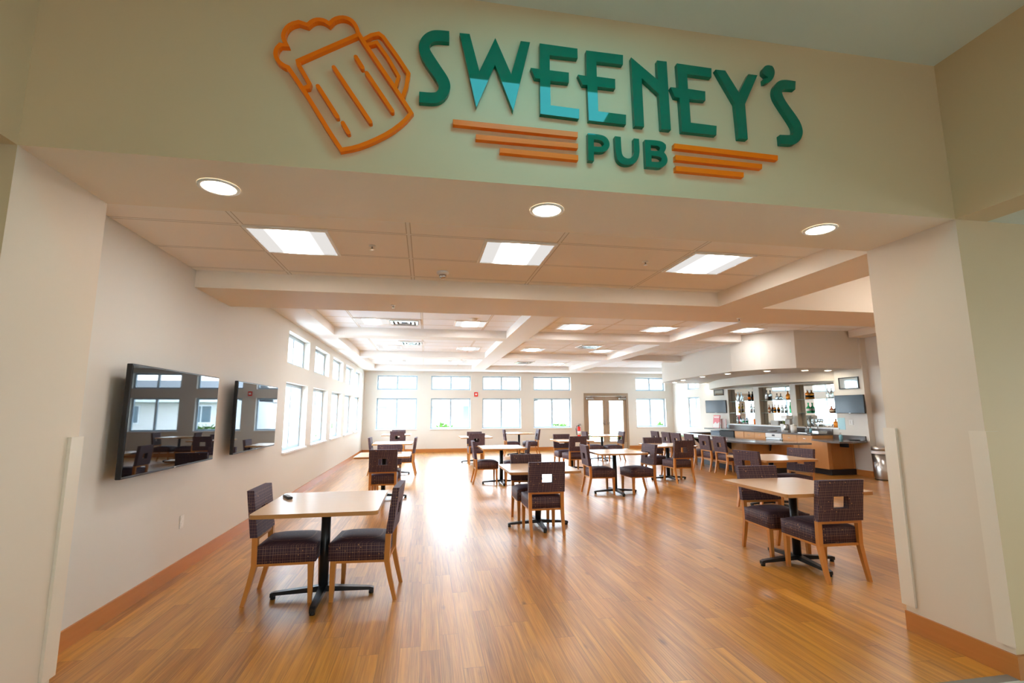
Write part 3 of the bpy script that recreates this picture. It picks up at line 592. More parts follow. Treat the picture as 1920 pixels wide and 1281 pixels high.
for x, y, z, lb in ((-.47, 4.05, 2.879, 'small sprinkler head between the left and middle front light panels'), (1.99, 4.08, 2.879, 'small sprinkler head left of the right front light panel'), (-.39, 5.59, 2.709, 'sprinkler head under the left part of the deep cross beam'), (4.07, 5.69, 2.709, 'sprinkler head under the right part of the deep cross beam')):
    t = empty('sprinkler', (x, y, z), label=lb, cat='sprinkler', group='ceiling sprinkler heads')
    MB().lathe([(.028, 0), (.028, -.006), (.012, -.01)]).build('escutcheon', 'plastic', t); MB().lathe([(.006, -.008), (.006, -.03), (.016, -.032), (.016, -.035)], n=10).build('deflector', 'silver', t)

# ================================================================== THE SIGN
def smooth_poly(pts, deg=42):
    m = len(pts); out = []
    for i in range(m):
        a, p, c = Vector(pts[i - 1]), Vector(pts[i]), Vector(pts[(i + 1) % m])
        t_ = (p - a).angle(c - p) if (p - a).length > 1e-5 and (c - p).length > 1e-5 else 0
        if t_ > math.radians(deg): out.append(tuple(p))
        else: out += [tuple(p.lerp(a, .25)), tuple(p.lerp(c, .25))]
    return out
SY0, SY1 = 2.39, 2.419
names = dict(S='large green first letter S of the sign', W='large green letter W of the sign', E1='green letter E right after the W', E2='green second letter E, left of the N', N='large green letter N of the sign', E3='green third letter E, left of the Y',
             Y='large green letter Y of the sign', A='green apostrophe between Y and the last S', S2='large green final letter S of the sign', P='small green letter P of the lower word', U='small green letter U of the lower word', B='small green letter B of the lower word',
             bar0='longest orange bar left of the small word', bar1='middle orange bar left of the small word', bar2='shortest orange bar left of the small word', bar3='longest orange bar right of the small word', bar4='middle orange bar right of the small word', bar5='shortest orange bar right of the small word')
for k, loops in SIGN.items():
    bar_ = k.startswith('bar'); poly = loops[0]
    if k in ('S', 'S2', 'A', 'P', 'U', 'B'): loops = [smooth_poly(smooth_poly(q), 30) for q in loops]
    cx = sum(p[0] for p in loops[0]) / len(loops[0]); cz = min(p[1] for p in loops[0])
    lp = [[(p[0] - cx, p[1] - cz) for p in q] for q in loops]
    MB().prism(lp[0], SY0, SY1, 'y', lp[1:]).build('sign_bar' if bar_ else 'sign_letter', 'orange' if bar_ else 'green', loc=(cx, 0, cz), label=names[k], cat='sign bar' if bar_ else 'sign letter', group='orange bars of the sign' if bar_ else 'green letters of the sign')
t = empty('sign_mug', (-.35, 2.405, 2.8), label='orange outlined beer mug emblem left of the green letters', cat='sign emblem')
def rel(pts): return [(p[0] + .35, p[1] - 2.8) for p in pts]
def densify(pts, keep, closed):
    return pts
y0, y1 = -.015, .014
MB().stroke(smooth_poly(rel(MUG['outline']), 36), .0105, y0, y1, True).build('mug_outline', 'orange', t)
MB().stroke(rel(MUG['rim']), .0105, y0 + .001, y1, False).build('rim', 'orange', t)
MB().stroke(rel(MUG['handle']), .0105, y0 + .001, y1, False).stroke(rel(MUG['inner']), .009, y0 + .001, y1, False).build('handle', 'orange', t)
for k in 'abcde': MB().stroke(rel(MUG[k]), .0105, y0, y1, False).build('stripe', 'orange', t)
# ================================================================== TABLES AND CHAIRS
def make_chair():
    c = empty('dining_chair')
    s = MB(); n = 8
    xs = [-.222 + .444 * i / n for i in range(n + 1)]; ys = [-.222 + .45 * i / n for i in range(n + 1)]
    s.grid(xs, ys, [.312, .445], lambda i, j, k: True)
    es = [e for e in s.bm.edges if e.is_manifold and e.calc_face_angle(0) > .8]
    r = bmesh.ops.bevel(s.bm, geom=es, offset=.022, segments=3, affect='EDGES')
    for v in s.bm.verts:
        if v.co.z > .38:
            u, w = v.co.x / .222, (v.co.y - .003) / .225; v.co.z += .038 * max(0, 1 - u ** 4) * max(0, 1 - w ** 4)
    for f in s.bm.faces: f.smooth = True
    s.build('seat', 'fabric', c)
    b = MB(); b.grid([-.228, -.075, .075, .228], [-.272, -.218], [.512, .625, .73, .875], lambda i, j, k: not (i == 1 and k == 1))
    es = [e for e in b.bm.edges if e.is_manifold and e.calc_face_angle(0) > .8]
    r = bmesh.ops.bevel(b.bm, geom=es, offset=.011, segments=2, affect='EDGES')
    for v in b.bm.verts: v.co.y -= (v.co.z - .512) * .13
    b.build('backrest', 'fabric', c)
    for sx in (-1, 1):
        MB().bar([(sx * .203, -.303, 0, .015, .015), (sx * .203, -.262, .16, .018, .018), (sx * .203, -.232, .30, .02, .021), (sx * .203, -.238, .515, .02, .021)]).build('leg', 'chairwood', c)
        MB().bar([(sx * .2, .195, 0, .015, .015), (sx * .2, .19, .30, .022, .022), (sx * .2, .19, .312, .022, .022)]).build('leg', 'chairwood', c)
    MB().box(-.218, -.2, -.212, .17, .292, .312).box(.2, .218, -.212, .17, .292, .312).box(-.178, .178, .19, .21, .292, .312).box(-.183, .183, -.245, -.225, .292, .312).build('seat_frame', 'chairwood', c)
    MB().box(-.183, .183, -.257, -.225, .488, .514).build('back_rail', 'chairwood', c)
    return c
TW, TD = .46, .50
def rrect(w, d, r, n=5):
    out = []
    for cx, cy, a0 in ((w - r, d - r, 0), (-w + r, d - r, PI / 2), (-w + r, -d + r, PI), (w - r, -d + r, 3 * PI / 2)):
        out += [(cx + r * math.cos(a0 + PI / 2 * k / n), cy + r * math.sin(a0 + PI / 2 * k / n)) for k in range(n + 1)]
    return out
def make_table():
    t = empty('dining_table')
    MB().prism(rrect(TW, TD, .045), .722, .752, 'z', side=1).build('tabletop', ['laminate', 'edge'], t)
    MB().lathe([(.038, .055), (.038, .70)], n=20).lathe([(.12, .70), (.12, .721)], n=20, smooth=False).build('pole', 'black', t)
    for k in range(4):
        a = PI / 2 * k; rm = Matrix.Rotation(a, 4, 'Z')
        m = MB().loft([[(x, -hw, z0), (x, hw, z0), (x, hw, z1), (x, -hw, z1)] for x, hw, z0, z1 in ((.02, .030, .042, .088), (.10, .028, .040, .078), (.375, .022, .030, .055), (.3751, .022, .018, .055), (.405, .020, .018, .046))])
        bmesh.ops.transform(m.bm, matrix=rm, verts=m.bm.verts); arm = m.build('base_arm', 'black', t)
        g = MB().lathe([(.02, 0), (.02, .02)], .385, 0, n=12); bmesh.ops.transform(g.bm, matrix=rm, verts=g.bm.verts); g.build('glide', 'rubber', arm)
    return t
chair0 = make_chair(); table0 = make_table()
CH = [0]; TB = [0]
def chair(x, y, deg, label, group='plum checked dining chairs'):
    """deg: the way the sitter faces, 0 = +Y (away from the opening), -90 = +X"""
    o = chair0 if CH[0] == 0 else copy_tree(chair0); CH[0] += 1
    o.location = (x, y, 0); o.rotation_euler = (0, 0, math.radians(deg)); tag(o, label, 'chair', group)
def table(x, y, label, deg=0):
    o = table0 if TB[0] == 0 else copy_tree(table0); TB[0] += 1
    o.location = (x, y, 0); o.rotation_euler = (0, 0, math.radians(deg)); tag(o, label, 'table', 'wood topped pedestal tables')
T = TABLES
for x, y, tl, cs in T:
    table(x, y, tl)
    for cx, cy, dg, lb in cs: chair(cx, cy, dg, lb)
for i, (x, y, dg) in enumerate(BARCH):
    w = ['farthest left of the six chairs lined up at the bar counter', 'second from the left of the six chairs along the bar counter', 'third from the left of the six chairs along the bar counter', 'fourth from the left of the six chairs along the bar counter', 'fifth from the left of the six chairs, beside the nearest one at the bar', 'nearest of the six chairs lined up at the bar counter'][i]
    chair(x, y, dg, w, 'chairs along the bar')
# remote control on the front left table
r = empty('remote_control', (-1.17, 4.66, .7525), math.radians(-62), label='small black remote control on the front left table top', cat='remote control')
MB().box(-.085, .085, -.022, .022, 0, .022, .006).build('body', 'black', r)
k = MB()
for i in range(5):
    for j in (-1, 0, 1): k.box(-.06 + i * .025, -.05 + i * .025, j * .012 - .003, j * .012 + .003, .0215, .0245)
k.build('keypad', 'plastic', r)

# ================================================================== LEFT WALL
def tv(loc, rz, w, h_, label, scr, mount=.06):
    """local: x width, -y front, wall on +y"""
    t = empty('television', loc, rz, label=label, cat='television')
    MB().box(-w / 2, w / 2, -.02, .018, -h_ / 2, h_ / 2, .006, 2).build('casing', 'bezel', t)
    MB().box(-w / 2 + .012, w / 2 - .012, -.0225, -.0205, -h_ / 2 + .018, h_ / 2 - .012).build('screen', scr, t)
    MB().box(-w * .32, w * .32, .019, .045, -h_ * .34, h_ * .22, .01).build('back_housing', 'bezel', t)
    MB().box(-.2, .2, .046, mount, -.15, .15).build('wall_mount', 'black', t)
    MB().box(-.02, .02, -.0235, -.0225, -h_ / 2 + .004, -h_ / 2 + .012).build('emblem', 'silver', t)
    return t
tv((XL + .115, 4.72, 1.44), math.radians(90), 1.53, .83, 'large flat television on the left wall, nearer one', 'screen', .115)
tv((XL + .115, 6.77, 1.44), math.radians(90), 1.53, .83, 'large flat television on the left wall, farther one', 'screen', .115)
o = empty('wall_outlet', (XL, 5.245, .475), label='white wall outlet below the televisions', cat='outlet')
MB().box(0, .006, -.038, .038, -.06, .06, .002, 1).build('cover_plate', 'plastic', o)
for z in (-.025, .025): MB().box(.006, .009, -.017, .017, z - .014, z + .014).build('socket', 'gridwhite', o)

# ================================================================== FAR WALL
a = empty('fire_alarm', (1.89, YW, 2.14), label='red fire alarm strobe between the second and third upper windows', cat='fire alarm')
MB().box(-.07, .07, -.04, 0, -.08, .08, .006).build('housing', 'red', a); MB().box(-.035, .035, -.06, -.04, -.035, .035, .006).build('strobe', 'plastic', a)
e = empty('fire_extinguisher', (5.93, YW - .085, .45), label='red fire extinguisher hanging left of the double doors', cat='fire extinguisher')
MB().lathe([(.055, 0), (.062, .02), (.062, .36), (.05, .42), (.022, .45)]).build('cylinder', 'red', e)
MB().lathe([(.02, .45), (.02, .50)], n=12).box(-.02, .09, -.012, .012, .49, .505).box(-.02, .08, -.012, .012, .525, .54).build('valve_handle', 'black', e)
MB().tube([(-.02, 0, .48), (-.09, 0, .46), (-.12, 0, .36), (-.10, 0, .2), (-.085, 0, .12)], .012).build('hose', 'black', e)
MB().lathe([(.0635, .12), (.0635, .27)]).build('label_band', 'ext', e)
MB().box(-.03, .03, .063, .085, .2, .3).build('bracket', 'black', e)

# ================================================================== BAR
bar = empty('bar_counter', (8, 12.5, 0), label='long curved grey topped bar counter with wood front', cat='bar counter')
def rl(pts): return [(p[0] - 8, p[1] - 12.5) for p in pts]
outer = arc([(8.66, 9.86), (8.25, 9.88), (7.72, 10.12), (7.42, 10.55), (7.38, 11.1), (7.45, 12.2), (7.6, 13.2), (7.78, 14.5), (7.92, 15.65)])
inner = arc([(8.72, 15.65), (8.6, 14.5), (8.48, 13.2), (8.40, 12.2), (8.26, 11.4), (8.34, 10.95), (8.60, 10.45), (8.80, 10.15)])
MB().prism(rl(outer + inner), .722, .762).build('countertop', 'countertop', bar)
po = arc([(8.76, 10.62), (8.3, 10.62), (7.88, 10.82), (7.68, 11.22), (7.7, 12.2), (7.86, 13.2), (8.02, 14.5), (8.1, 15.55)])
pi_ = [(x + .1, y + .05) for x, y in po][::-1]
MB().prism(rl(po + pi_), .13, .721).build('front_panel', 'cabdark', bar)
MB().prism(rl([(x + .03, y + .02) for x, y in po] + [(x - .01, y) for x, y in pi_]), 0, .13).build('toe_kick', 'kick', bar)
for (x, y), an in zip([(7.68, 11.4), (8.2, 10.66), (7.82, 13.0)], (0, 60, 0)):
    m = MB().prism([(0, .0), (-.22, 0), (-.22, -.03), (-.03, -.19), (0, -.19)], -.018, .018, 'y')
    bmesh.ops.transform(m.bm, matrix=Matrix.Rotation(math.radians(an), 4, 'Z'), verts=m.bm.verts)
    m.build('bracket', 'black', bar, loc=(x - 8, y - 12.5, .72))
rc = empty('return_counter', (9.33, 15.75, 0), label='brown edged counter joining the far end of the bar to the wall', cat='counter')
MB().box(-.60, .66, -.24, .25, .722, .762).build('countertop', 'countertop', rc); MB().box(-.5, .66, -.2, .2, .0, .721).build('body', 'cabdark', rc)

def cabinet(y0_, y1_, kind, label):
    t = empty('base_cabinet', (9.42, (y0_ + y1_) / 2, 0), label=label, cat='cabinet', group='maple cabinets behind the bar')
    w = (y1_ - y0_) / 2 - .002
    MB().box(.0, .56, -w, w, .1, .878).build('body', 'cabwood', t); MB().box(.06, .56, -w, w, 0, .1).build('toe_kick', 'kick', t)
    n = 2 if w > .3 else 1
    for i in range(n):
        a_ = -w + 2 * w / n * i + .006; b_ = -w + 2 * w / n * (i + 1) - .006
        dr = MB().box(-.018, -.001, a_, b_, .70, .87).build('drawer', 'cabwood', t); MB().box(-.03, -.018, (a_ + b_) / 2 - .05, (a_ + b_) / 2 + .05, .785, .793).build('handle', 'silver', dr)
        dd = MB().box(-.018, -.001, a_, b_, .11, .69).build('door', 'cabwood', t); MB().box(-.03, -.018, b_ - .05, b_ - .042, .55, .65).build('handle', 'silver', dd)
cabinet(10.66, 11.70, 2, 'maple sink cabinet right of the dishwasher')
cabinet(12.36, 13.30, 2, 'maple drawer cabinet left of the dishwasher')
cabinet(13.31, 13.75, 1, 'narrow maple cabinet beside the black fridge')
dw = empty('dishwasher', (9.42, 12.03, 0), label='stainless dishwasher between the maple cabinets', cat='dishwasher')
MB().box(0, .56, -.32, .32, .0, .876).build('body', 'steel', dw); MB().box(-.03, 0, -.31, .31, .76, .87).build('control_panel', 'gridwhite', dw); MB().box(-.02, 0, -.31, .31, .1, .74).build('door', 'steel', dw)
MB().box(-.035, -.03, -.05, .05, .80, .84).build('display', 'black', dw); MB().box(-.06, -.02, -.27, .27, .70, .725).build('handle', 'steel', dw)
fr = empty('under_counter_fridge', (9.42, 14.15, 0), label='black under counter fridge behind the bar', cat='fridge')
MB().box(0, .55, -.38, .38, 0, .874, .01).build('body', 'rubber', fr); MB().box(-.03, -.001, -.37, .37, .08, .87, .01).build('door', 'rubber', fr); MB().box(-.05, -.03, .3, .32, .4, .7).build('handle', 'steel', fr)
kb = empty('ice_bin', (9.42, 14.82, 0), label='blue grey steel bin left of the black fridge', cat='bin')
MB().box(0, .5, -.25, .25, 0, .80, .01).build('body', 'bluegrey', kb); MB().box(-.01, .5, -.25, .25, .805, .84, .006).build('lid', 'bluegrey', kb)
MB().box(9.36, XW, 10.66, 15.35, .88, .92, .004, 1).build('back_counter', 'counter', label='long dark grey worktop along the wall under the mirrors', cat='worktop')
MB().box(XW - .022, XW - .002, 10.66, 15.35, .921, 1.028).build('backsplash', 'counter', label='dark grey backsplash strip behind the worktop', cat='backsplash')
pn = empty('peninsula_counter', (9.6, 10.3, 0), label='maple peninsula cabinet with angled grey top beside the wall', cat='counter')
MB().prism([(p[0] - 9.6, p[1] - 10.3) for p in [(9.36, 10.655), (8.98, 9.72), (9.05, 9.5), (9.32, 9.44), (9.995, 9.72), (9.995, 10.655)]], .765, .805).build('countertop', 'counter', pn)
MB().box(-.32, .39, -.2, .34, .13, .764).build('cabinet_body', 'cabwood', pn); MB().box(-.22, .33, -.215, -.2, .14, .764).build('end_panel', 'cabdark', pn); MB().box(-.28, .39, -.22, .33, 0, .128).build('toe_kick', 'kick', pn)
MB().box(.372, .395, -.56, .34, .806, .90).build('wall_splash', 'counter', pn); m = MB().box(-.018, .018, -.22, 0, -.12, 0); m.build('bracket', 'black', pn, loc=(.02, -.215, .764))

# back-counter things
ZC = .92
def bottle(x, y, z, h_, r, kind, m, label, cap='dark', lab=False):
    t = empty('bottle', (x, y, z), label=label, cat='bottle', group='bottles in the bar niches')
    if kind == 'tall': pr = [(r * .9, 0), (r, .01), (r, h_ * .58), (r * .45, h_ * .72), (r * .36, h_ * .8), (r * .36, h_ * .93)]
    elif kind == 'round': pr = [(r * .6, 0), (r * .9, h_ * .06), (r, h_ * .3), (r * .9, h_ * .52), (r * .35, h_ * .68), (r * .26, h_ * .74), (r * .26, h_ * .9)]
    else: pr = [(r, 0), (r, h_ * .62), (r * .8, h_ * .68), (r * .3, h_ * .74), (r * .3, h_ * .9)]
    MB().lathe(pr, n=16 if kind != 'square' else 8).build('glass_body', m, t)
    MB().lathe([(r * .38, h_ * .9), (r * .38, h_)], n=12).build('cap', cap, t)
    if lab: MB().lathe([(r * 1.015, h_ * .18), (r * 1.015, h_ * .42)], n=16).build('paper_label', 'label' if lab is True else lab, t)
XS = XW + .075
U, Lw, Bt = 1.79, 1.425, 1.073
for x, y, z, h_, r, k, m, lb, cap, lab in [
    (XS, 14.42, U, .30, .055, 'tall', 'clear', 'clear bottle on the upper shelf of the left niche', 'clear', False),
    (XS, 13.86, U, .30, .045, 'tall', 'dark', 'dark bottle with orange label on the upper shelf of the left niche', 'dark', 'orange'),
    (XS, 14.40, Lw, .29, .04, 'square', 'yellow', 'amber yellow bottle with black cap on the lower shelf of the left niche', 'dark', True),
    (XS, 13.80, Lw, .28, .042, 'square', 'clear', 'clear bottle with white label on the lower shelf of the left niche', 'plastic', 'ext'),
    (XS, 14.52, Bt, .24, .038, 'square', 'clear', 'clear bottle on the ledge of the left niche, leftmost', 'plastic', False),
    (XS, 14.22, Bt, .24, .045, 'square', 'clear', 'clear bottle with a green label on the ledge of the left niche', 'plastic', 'greenglass'),
    (XS, 13.68, Bt, .22, .036, 'square', 'orange', 'bright orange bottle on the ledge of the left niche', 'plastic', False),
    (XS, 13.05, U, .30, .05, 'square', 'clear', 'silvery clear bottle on the upper shelf of the middle niche, leftmost', 'dark', 'ext'),
    (XS, 12.62, U, .19, .05, 'round', 'clear', 'squat clear bottle with round stopper in the upper middle niche', 'dark', False),
    (XS, 12.18, U, .26, .062, 'round', 'amber', 'round amber bottle on the upper shelf of the middle niche', 'steel', False),
    (XS, 12.98, Lw, .25, .045, 'round', 'brown', 'brown bottle with pale label on the lower shelf of the middle niche', 'label', True),
    (XS, 12.75, Lw, .25, .045, 'round', 'amber', 'reddish amber bottle on the lower shelf of the middle niche', 'steel', 'dark'),
    (XS, 12.45, Lw, .23, .04, 'square', 'clear', 'small clear bottle on the lower shelf of the middle niche', 'grey', False),
    (XS, 12.12, Lw, .31, .036, 'tall', 'greenglass', 'slim green bottle on the lower shelf of the middle niche', 'greenglass', False),
    (XS, 11.46, U, .25, .062, 'square', 'amber', 'stout amber bottle on the upper shelf of the right niche', 'steel', 'dark'),
    (XS, 10.80, U, .27, .04, 'tall', 'clear', 'clear bottle on the upper shelf of the right niche', 'steel', False),
    (XS, 11.47, Lw, .27, .058, 'round', 'greenglass', 'fat green bottle on the lower shelf of the right niche', 'greenglass', 'ext'),
    (XS, 10.72, Lw, .18, .062, 'round', 'brown', 'squat round brown bottle on the lower shelf of the right niche', 'steel', True),
    (XS, 10.63, Bt, .21, .055, 'square', 'amber', 'amber bottle on the ledge of the right niche', 'steel', False),
    (XS, 11.50, Bt, .24, .038, 'square', 'clear', 'clear bottle on the ledge of the right niche', 'clear', False)]:
    bottle(x, y, z, h_, r, k, m, lb, cap, lab)
# wine glasses by the right niche ledge
for i, (dx, y) in enumerate([(.05, 11.30), (.09, 11.38), (.06, 11.21)]):
    g = MB().lathe([(.032, 0), (.032, .004), (.005, .01), (.005, .09), (.03, .12), (.038, .16), (.03, .2)], n=14, cap=False)
    g.build('wine_glass', 'clear', loc=(XW + dx, y, Bt), label=['wine glass on the right niche ledge, middle one of three', 'wine glass on the right niche ledge, set closest to the mirror', 'wine glass on the right niche ledge, nearest the amber bottle'][i], cat='glass', group='wine glasses on the niche ledge')
# boxes and plant on the middle ledge
MB().box(-.05, .05, -.16, .16, 0, .13, .004, 1).build('storage_box', 'grey', loc=(XW + .07, 12.75, Bt), label='pale box on the ledge of the middle niche', cat='box')
p = empty('potted_plant', (XW - .12, 12.18, ZC), label='white square pot with yellow green plant left of the coffee maker', cat='potted plant')
MB().bar([(0, 0, 0, .06, .06), (0, 0, .20, .075, .075)]).build('pot', 'gridwhite', p)
f = MB()
for i in range(40):
    a_ = random.random() * 2 * PI; r_ = random.random() * .07; q = Vector((r_ * math.cos(a_), r_ * math.sin(a_), .20 + random.random() * .07)); d_ = Vector((random.uniform(-1, 1), random.uniform(-1, 1), random.uniform(.2, 1))).normalized() * .05; e_ = d_.cross(Vector((0, 0, 1))).normalized() * .015
    f._f([f.bm.verts.new(q), f.bm.verts.new(q + d_ * .5 + e_), f.bm.verts.new(q + d_), f.bm.verts.new(q + d_ * .5 - e_)])
f.build('foliage', 'leaf', p)
cm = empty('coffee_maker', (XW - .25, 11.90, ZC), label='grey coffee maker standing on the worktop between two niches', cat='coffee maker')
MB().box(-.09, .09, -.1, .1, 0, .04, .008).box(.0, .09, -.09, .09, .04, .34, .01).build('body', 'grey', cm); MB().box(-.1, .1, -.11, .11, .34, .44, .012).build('head', 'gridwhite', cm); MB().lathe([(.05, .045), (.065, .09), (.06, .17), (.045, .2)], -.045, 0).build('carafe', 'steel', cm)
cn = empty('canister', (XW - .30, 11.62, ZC), label='white canister with lid on the worktop right of the coffee maker', cat='canister')
MB().lathe([(.075, 0), (.075, .17)]).build('body', 'plastic', cn); MB().lathe([(.078, .17), (.078, .19), (.02, .2), (.02, .215)]).build('lid', 'plastic', cn)
for y, lb, m in ((11.36, 'soap dispenser with black pump left of the tap', 'clear'), (11.22, 'small blue tinted soap bottle beside the tap', 'clearblue')):
    sp = empty('soap_dispenser', (XW - .14, y, ZC), label=lb, cat='soap dispenser'); MB().lathe([(.035, 0), (.038, .09), (.015, .11)], n=14).build('body', m, sp); MB().lathe([(.008, .11), (.008, .15)], n=8).box(-.05, .01, -.008, .008, .15, .163).build('pump', 'black', sp)
sk = empty('sink', (XW - .32, 11.08, ZC), label='stainless sink set in the worktop under the right niche', cat='sink')
MB().grid([-.2, -.18, .18, .2], [-.15, -.14, .14, .15], [.0005, .012], lambda i, j, k: i != 1 or j != 1).build('rim', 'steel', sk); MB().box(-.18, .18, -.14, .14, .0005, .003).build('bowl', 'steel', sk)
fc = empty('tap', (XW - .08, 11.05, ZC), label='chrome swan neck tap behind the sink', cat='tap')
MB().lathe([(.025, 0), (.025, .03), (.012, .035)], n=14).tube([(0, 0, .03), (0, 0, .17), (-.03, 0, .21), (-.09, 0, .215), (-.13, 0, .19), (-.135, 0, .15)], .011).build('spout', 'silver', fc); MB().box(-.01, .01, .035, .10, .03, .045).build('lever', 'silver', fc)
rk = empty('dish_rack', (XW - .25, 10.82, ZC + .001), label='low steel dish tray beside the sink', cat='dish tray')
MB().grid([-.12, -.11, .11, .12], [-.1, -.09, .09, .1], [.012, .06], lambda i, j, k: i != 1 or j != 1).build('rim', 'steel', rk); MB().box(-.12, .12, -.1, .1, 0, .012).build('tray', 'steel', rk)
pl = empty('plate_stack', (XW - .42, 12.28, ZC + .001), label='shallow pale plate on the worktop near the potted plant', cat='plate')
MB().lathe([(.07, 0), (.12, .02), (.125, .024), (.07, .01)], n=20).build('plate', 'plastic', pl)
pl.name = 'plate'
# menu board and booklet at the left end of the worktop
mb = empty('menu_board', (XW - .33, 15.12, ZC + .001), math.radians(-78), label='red and white printed menu board leaning at the left end of the worktop', cat='menu board')
m = MB().box(-.14, .14, -.012, .012, 0, .42); bmesh.ops.transform(m.bm, matrix=Matrix.Rotation(math.radians(-9), 4, 'X'), verts=m.bm.verts); m.build('cover', 'red', mb)
m = MB().box(-.135, .135, -.0135, -.012, .005, .40); bmesh.ops.transform(m.bm, matrix=Matrix.Rotation(math.radians(-9), 4, 'X'), verts=m.bm.verts); m.build('printed_page', 'ext', mb)
m = MB().box(-.135, .135, -.015, -.0135, .22, .38).prism([(-.135, .22), (-.135, .12), (-.03, .2), (.04, .14), (.135, .2), (.135, .22)], -.015, -.0136, 'y'); bmesh.ops.transform(m.bm, matrix=Matrix.Rotation(math.radians(-9), 4, 'X'), verts=m.bm.verts); m.build('print', 'pink', mb)
m = MB().box(-.11, .11, -.0165, -.015, .33, .36); bmesh.ops.transform(m.bm, matrix=Matrix.Rotation(math.radians(-9), 4, 'X'), verts=m.bm.verts); m.build('title_strip', 'ext', mb)
bk = empty('booklet', (XW - .14, 14.99, ZC + .001), math.radians(-70), label='thin white booklet standing behind the red menu board', cat='booklet')
MB().box(-.1, .1, -.006, .006, 0, .30).build('pages', 'ext', bk); MB().box(.1, .104, -.008, .008, 0, .30).build('spine', 'red', bk)
# television, pictures, notice, switches
tv((XW - .17, 9.93, 1.635), math.radians(-90 + 4), .76, .43, 'small flat television on the wall right of the niches', 'screen2', .16)
tv((XW - .19, 15.28, 1.63), math.radians(-90 + 26), .76, .43, 'small flat television on the wall left of the niches', 'screen2', .15)
def framed(y, z, w, h_, label):
    t = empty('framed_picture', (XW, y, z), label=label, cat='picture')
    MB().grid([-.022, -.002], [-w, -w + .02, w - .02, w], [-h_, -h_ + .02, h_ - .02, h_], lambda i, j, k: j != 1 or k != 1).build('frame', 'black', t)
    MB().box(-.010, -.003, -w + .02, w - .02, -h_ + .02, h_ - .02).build('print', 'niche', t); MB().box(-.014, -.0115, -w + .02, w - .02, -h_ + .02, h_ - .02).build('glazing', mat('picture_glass', (.5, .55, .55), .03, 1), t)
framed(10.06, 2.14, .28, .14, 'black framed glazed picture above the right bar television'); framed(15.35, 2.11, .28, .1, 'black framed glazed picture above the left bar television')
MB().box(XW - .003, XW, 10.28, 10.49, 1.03, 1.31).build('notice', 'paperblue', label='pale blue paper notice below the right bar television', cat='notice')
sw = empty('light_switch', (XW, 10.11, 1.21), label='white light switch plate right of the blue notice', cat='light switch')
MB().box(-.006, 0, -.055, .055, -.06, .06).build('cover_plate', 'plastic', sw)
for y in (-.023, .023): MB().box(-.011, -.006, y - .012, y + .012, -.03, .03).build('rocker', 'gridwhite', sw)
# peninsula things
hs = empty('sanitiser_bottle', (9.62, 10.05, .806), label='blue hand sanitiser pump bottle on the peninsula top', cat='bottle')
MB().lathe([(.038, 0), (.04, .10), (.016, .125)], n=16).build('body', 'clearblue', hs); MB().lathe([(.009, .125), (.009, .15)], n=8).box(-.045, .01, -.009, .009, .15, .165).build('pump', 'plastic', hs)
MB().lathe([(.09, 0), (.12, .012), (.12, .016), (.085, .006)], n=20).build('tray', 'black', loc=(9.78, 9.84, .806), label='small black round tray on the peninsula top', cat='tray')
# bin
bn = empty('waste_bin', (9.84, 9.24, 0), label='stainless waste bin with white liner beside the right pier', cat='bin')
MB().lathe([(.165, .0), (.175, .02), (.19, .56)], n=28).build('body', 'steel', bn); MB().lathe([(.196, .555), (.198, .58), (.2, .61), (.194, .615)], n=28, cap=False).build('liner', 'ext', bn); MB().lathe([(.19, .617), (.19, .68), (.18, .70)], n=28).build('lid', 'steel', bn); MB().lathe([(.178, 0), (.178, .018)], n=28).build('base_ring', 'black', bn)

# ================================================================== OUTSIDE
MB().box(-60, 70, -40, 90, -.3, -.12).build('ground', 'concrete', kind='structure', label='pale ground outside the windows')
MB().box(-30, 45, 27, 34, -.12, -.08).build('lawn', 'grass', kind='structure', label='strip of lawn beyond the far windows')
def house(x0_, x1_, y0_, y1_, label, wins):
    hx = empty('neighbouring_house', ((x0_ + x1_) / 2, y0_, -.12), label=label, cat='building', group='neighbouring houses')
    w = (x1_ - x0_) / 2; dpt = y1_ - y0_
    MB().box(-w, w, 0, dpt, 0, 2.45).build('wall', 'siding', hx)
    MB().prism([(-.6, 2.35), (dpt / 2, 3.9), (dpt + .6, 2.35), (dpt + .6, 2.46), (dpt / 2, 4.05), (-.6, 2.46)], -w - .5, w + .5, 'x').build('roof', 'roof', hx)
    MB().box(-w - .5, w + .5, -.64, -.6, 2.3, 2.5).build('fascia', 'white', hx)
    for wx in wins:
        fr_ = MB().grid([wx - .7, wx - .62, wx - .03, wx + .03, wx + .62, wx + .7], [-.06, 0], [.85, .93, 2.02, 2.1], lambda i, j, k: i in (0, 2, 4) or k != 1).build('window', 'white', hx)
        MB().box(wx - .62, wx + .62, -.03, -.01, .93, 2.02).build('pane', 'houseglass', fr_)
house(-14, 6, 38, 46, 'pale sided bungalow seen beyond the left half of the far windows', [-8, -5, 0.5, 4, 7.5]); house(9, 32, 37, 46, 'pale sided bungalow seen beyond the double doors', [-9.5, -5, -1, 4, 9])
hs2 = house
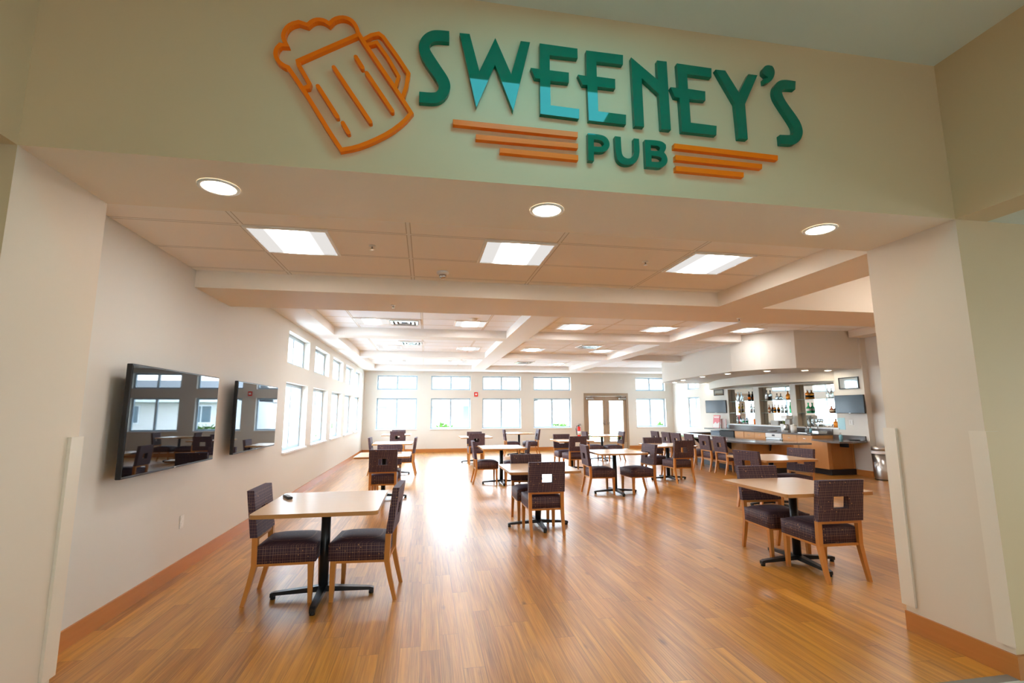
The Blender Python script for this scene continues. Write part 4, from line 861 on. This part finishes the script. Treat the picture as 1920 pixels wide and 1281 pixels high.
for i, (x, y, s_) in enumerate([(1.2, 34, .7), (9.2, 33, .8), (17, 33, .7), (-6, 34, .9)]):
    f = MB()
    for k in range(260):
        u_ = Vector((random.gauss(0, 1), random.gauss(0, 1), random.gauss(0, 1))).normalized() * s_ * random.uniform(.7, 1); u_.z = abs(u_.z); d_ = Vector((random.uniform(-1, 1), random.uniform(-1, 1), random.uniform(-1, 1))) * .16; e_ = d_.cross(Vector((.3, .5, 1))) * .5
        f._f([f.bm.verts.new(u_), f.bm.verts.new(u_ + d_ + e_), f.bm.verts.new(u_ + d_ * 2), f.bm.verts.new(u_ + d_ - e_)])
    sr = empty('shrub', (x, y, -.1), label=['low green shrub outside beyond the third far window', 'green shrub outside beyond the double doors', 'green shrub outside beyond the rightmost far window', 'green shrub outside beyond the leftmost far window'][i], cat='shrub', group='shrubs outside')
    f.build('foliage', 'shrub', sr); MB().lathe([(.04, 0), (.03, s_ * .8)], n=8).build('stem', 'cabdark', sr)

# ================================================================== DAYLIGHT
w = bpy.data.worlds.new('sky'); SC.world = w; w.use_nodes = True
nt = w.node_tree; bg = nt.nodes['Background']
tc = nt.nodes.new('ShaderNodeTexCoord'); sp = nt.nodes.new('ShaderNodeSeparateXYZ'); nt.links.new(tc.outputs['Generated'], sp.inputs[0])
cr = nt.nodes.new('ShaderNodeValToRGB'); nt.links.new(sp.outputs[2], cr.inputs[0])
cr.color_ramp.elements[0].color = (.86, .92, 1, 1); cr.color_ramp.elements[1].color = (.62, .80, 1, 1)
nt.links.new(cr.outputs[0], bg.inputs[0]); bg.inputs[1].default_value = SKY
def portal(loc, rot, sx, sy):
    l = bpy.data.lights.new('window_portal', 'AREA'); l.shape = 'RECTANGLE'; l.size = sx; l.size_y = sy; l.cycles.is_portal = True
    o_ = bpy.data.objects.new('window_portal', l); COL.objects.link(o_); o_.location = loc; o_.rotation_euler = rot
if PORTALS:
    for a_, b_ in LW:
        for z0_, z1_ in (WZ, UZ): portal((XL - .19, (a_ + b_) / 2, (z0_ + z1_) / 2), (0, -PI / 2, 0), z1_ - z0_, b_ - a_)
    for a_, b_ in BW + [(DOOR[0] + .2, DOOR[1] - .2)]:
        for z0_, z1_ in (WZ, UZ) if a_ != DOOR[0] + .2 else ((.3, 1.9),): portal(((a_ + b_) / 2, YW + .19, (z0_ + z1_) / 2), (-PI / 2, 0, 0), b_ - a_, z1_ - z0_)
    portal((XW + .3, sum(RW) / 2, 1.43), (0, PI / 2, 0), 1.15, 1.0)
    portal((.9, -5.18, 1.6), (PI / 2, 0, 0), 2.2, 1.2); portal((8.38, -1.1, 1.55), (0, PI / 2, 0), 1.3, 2.2)
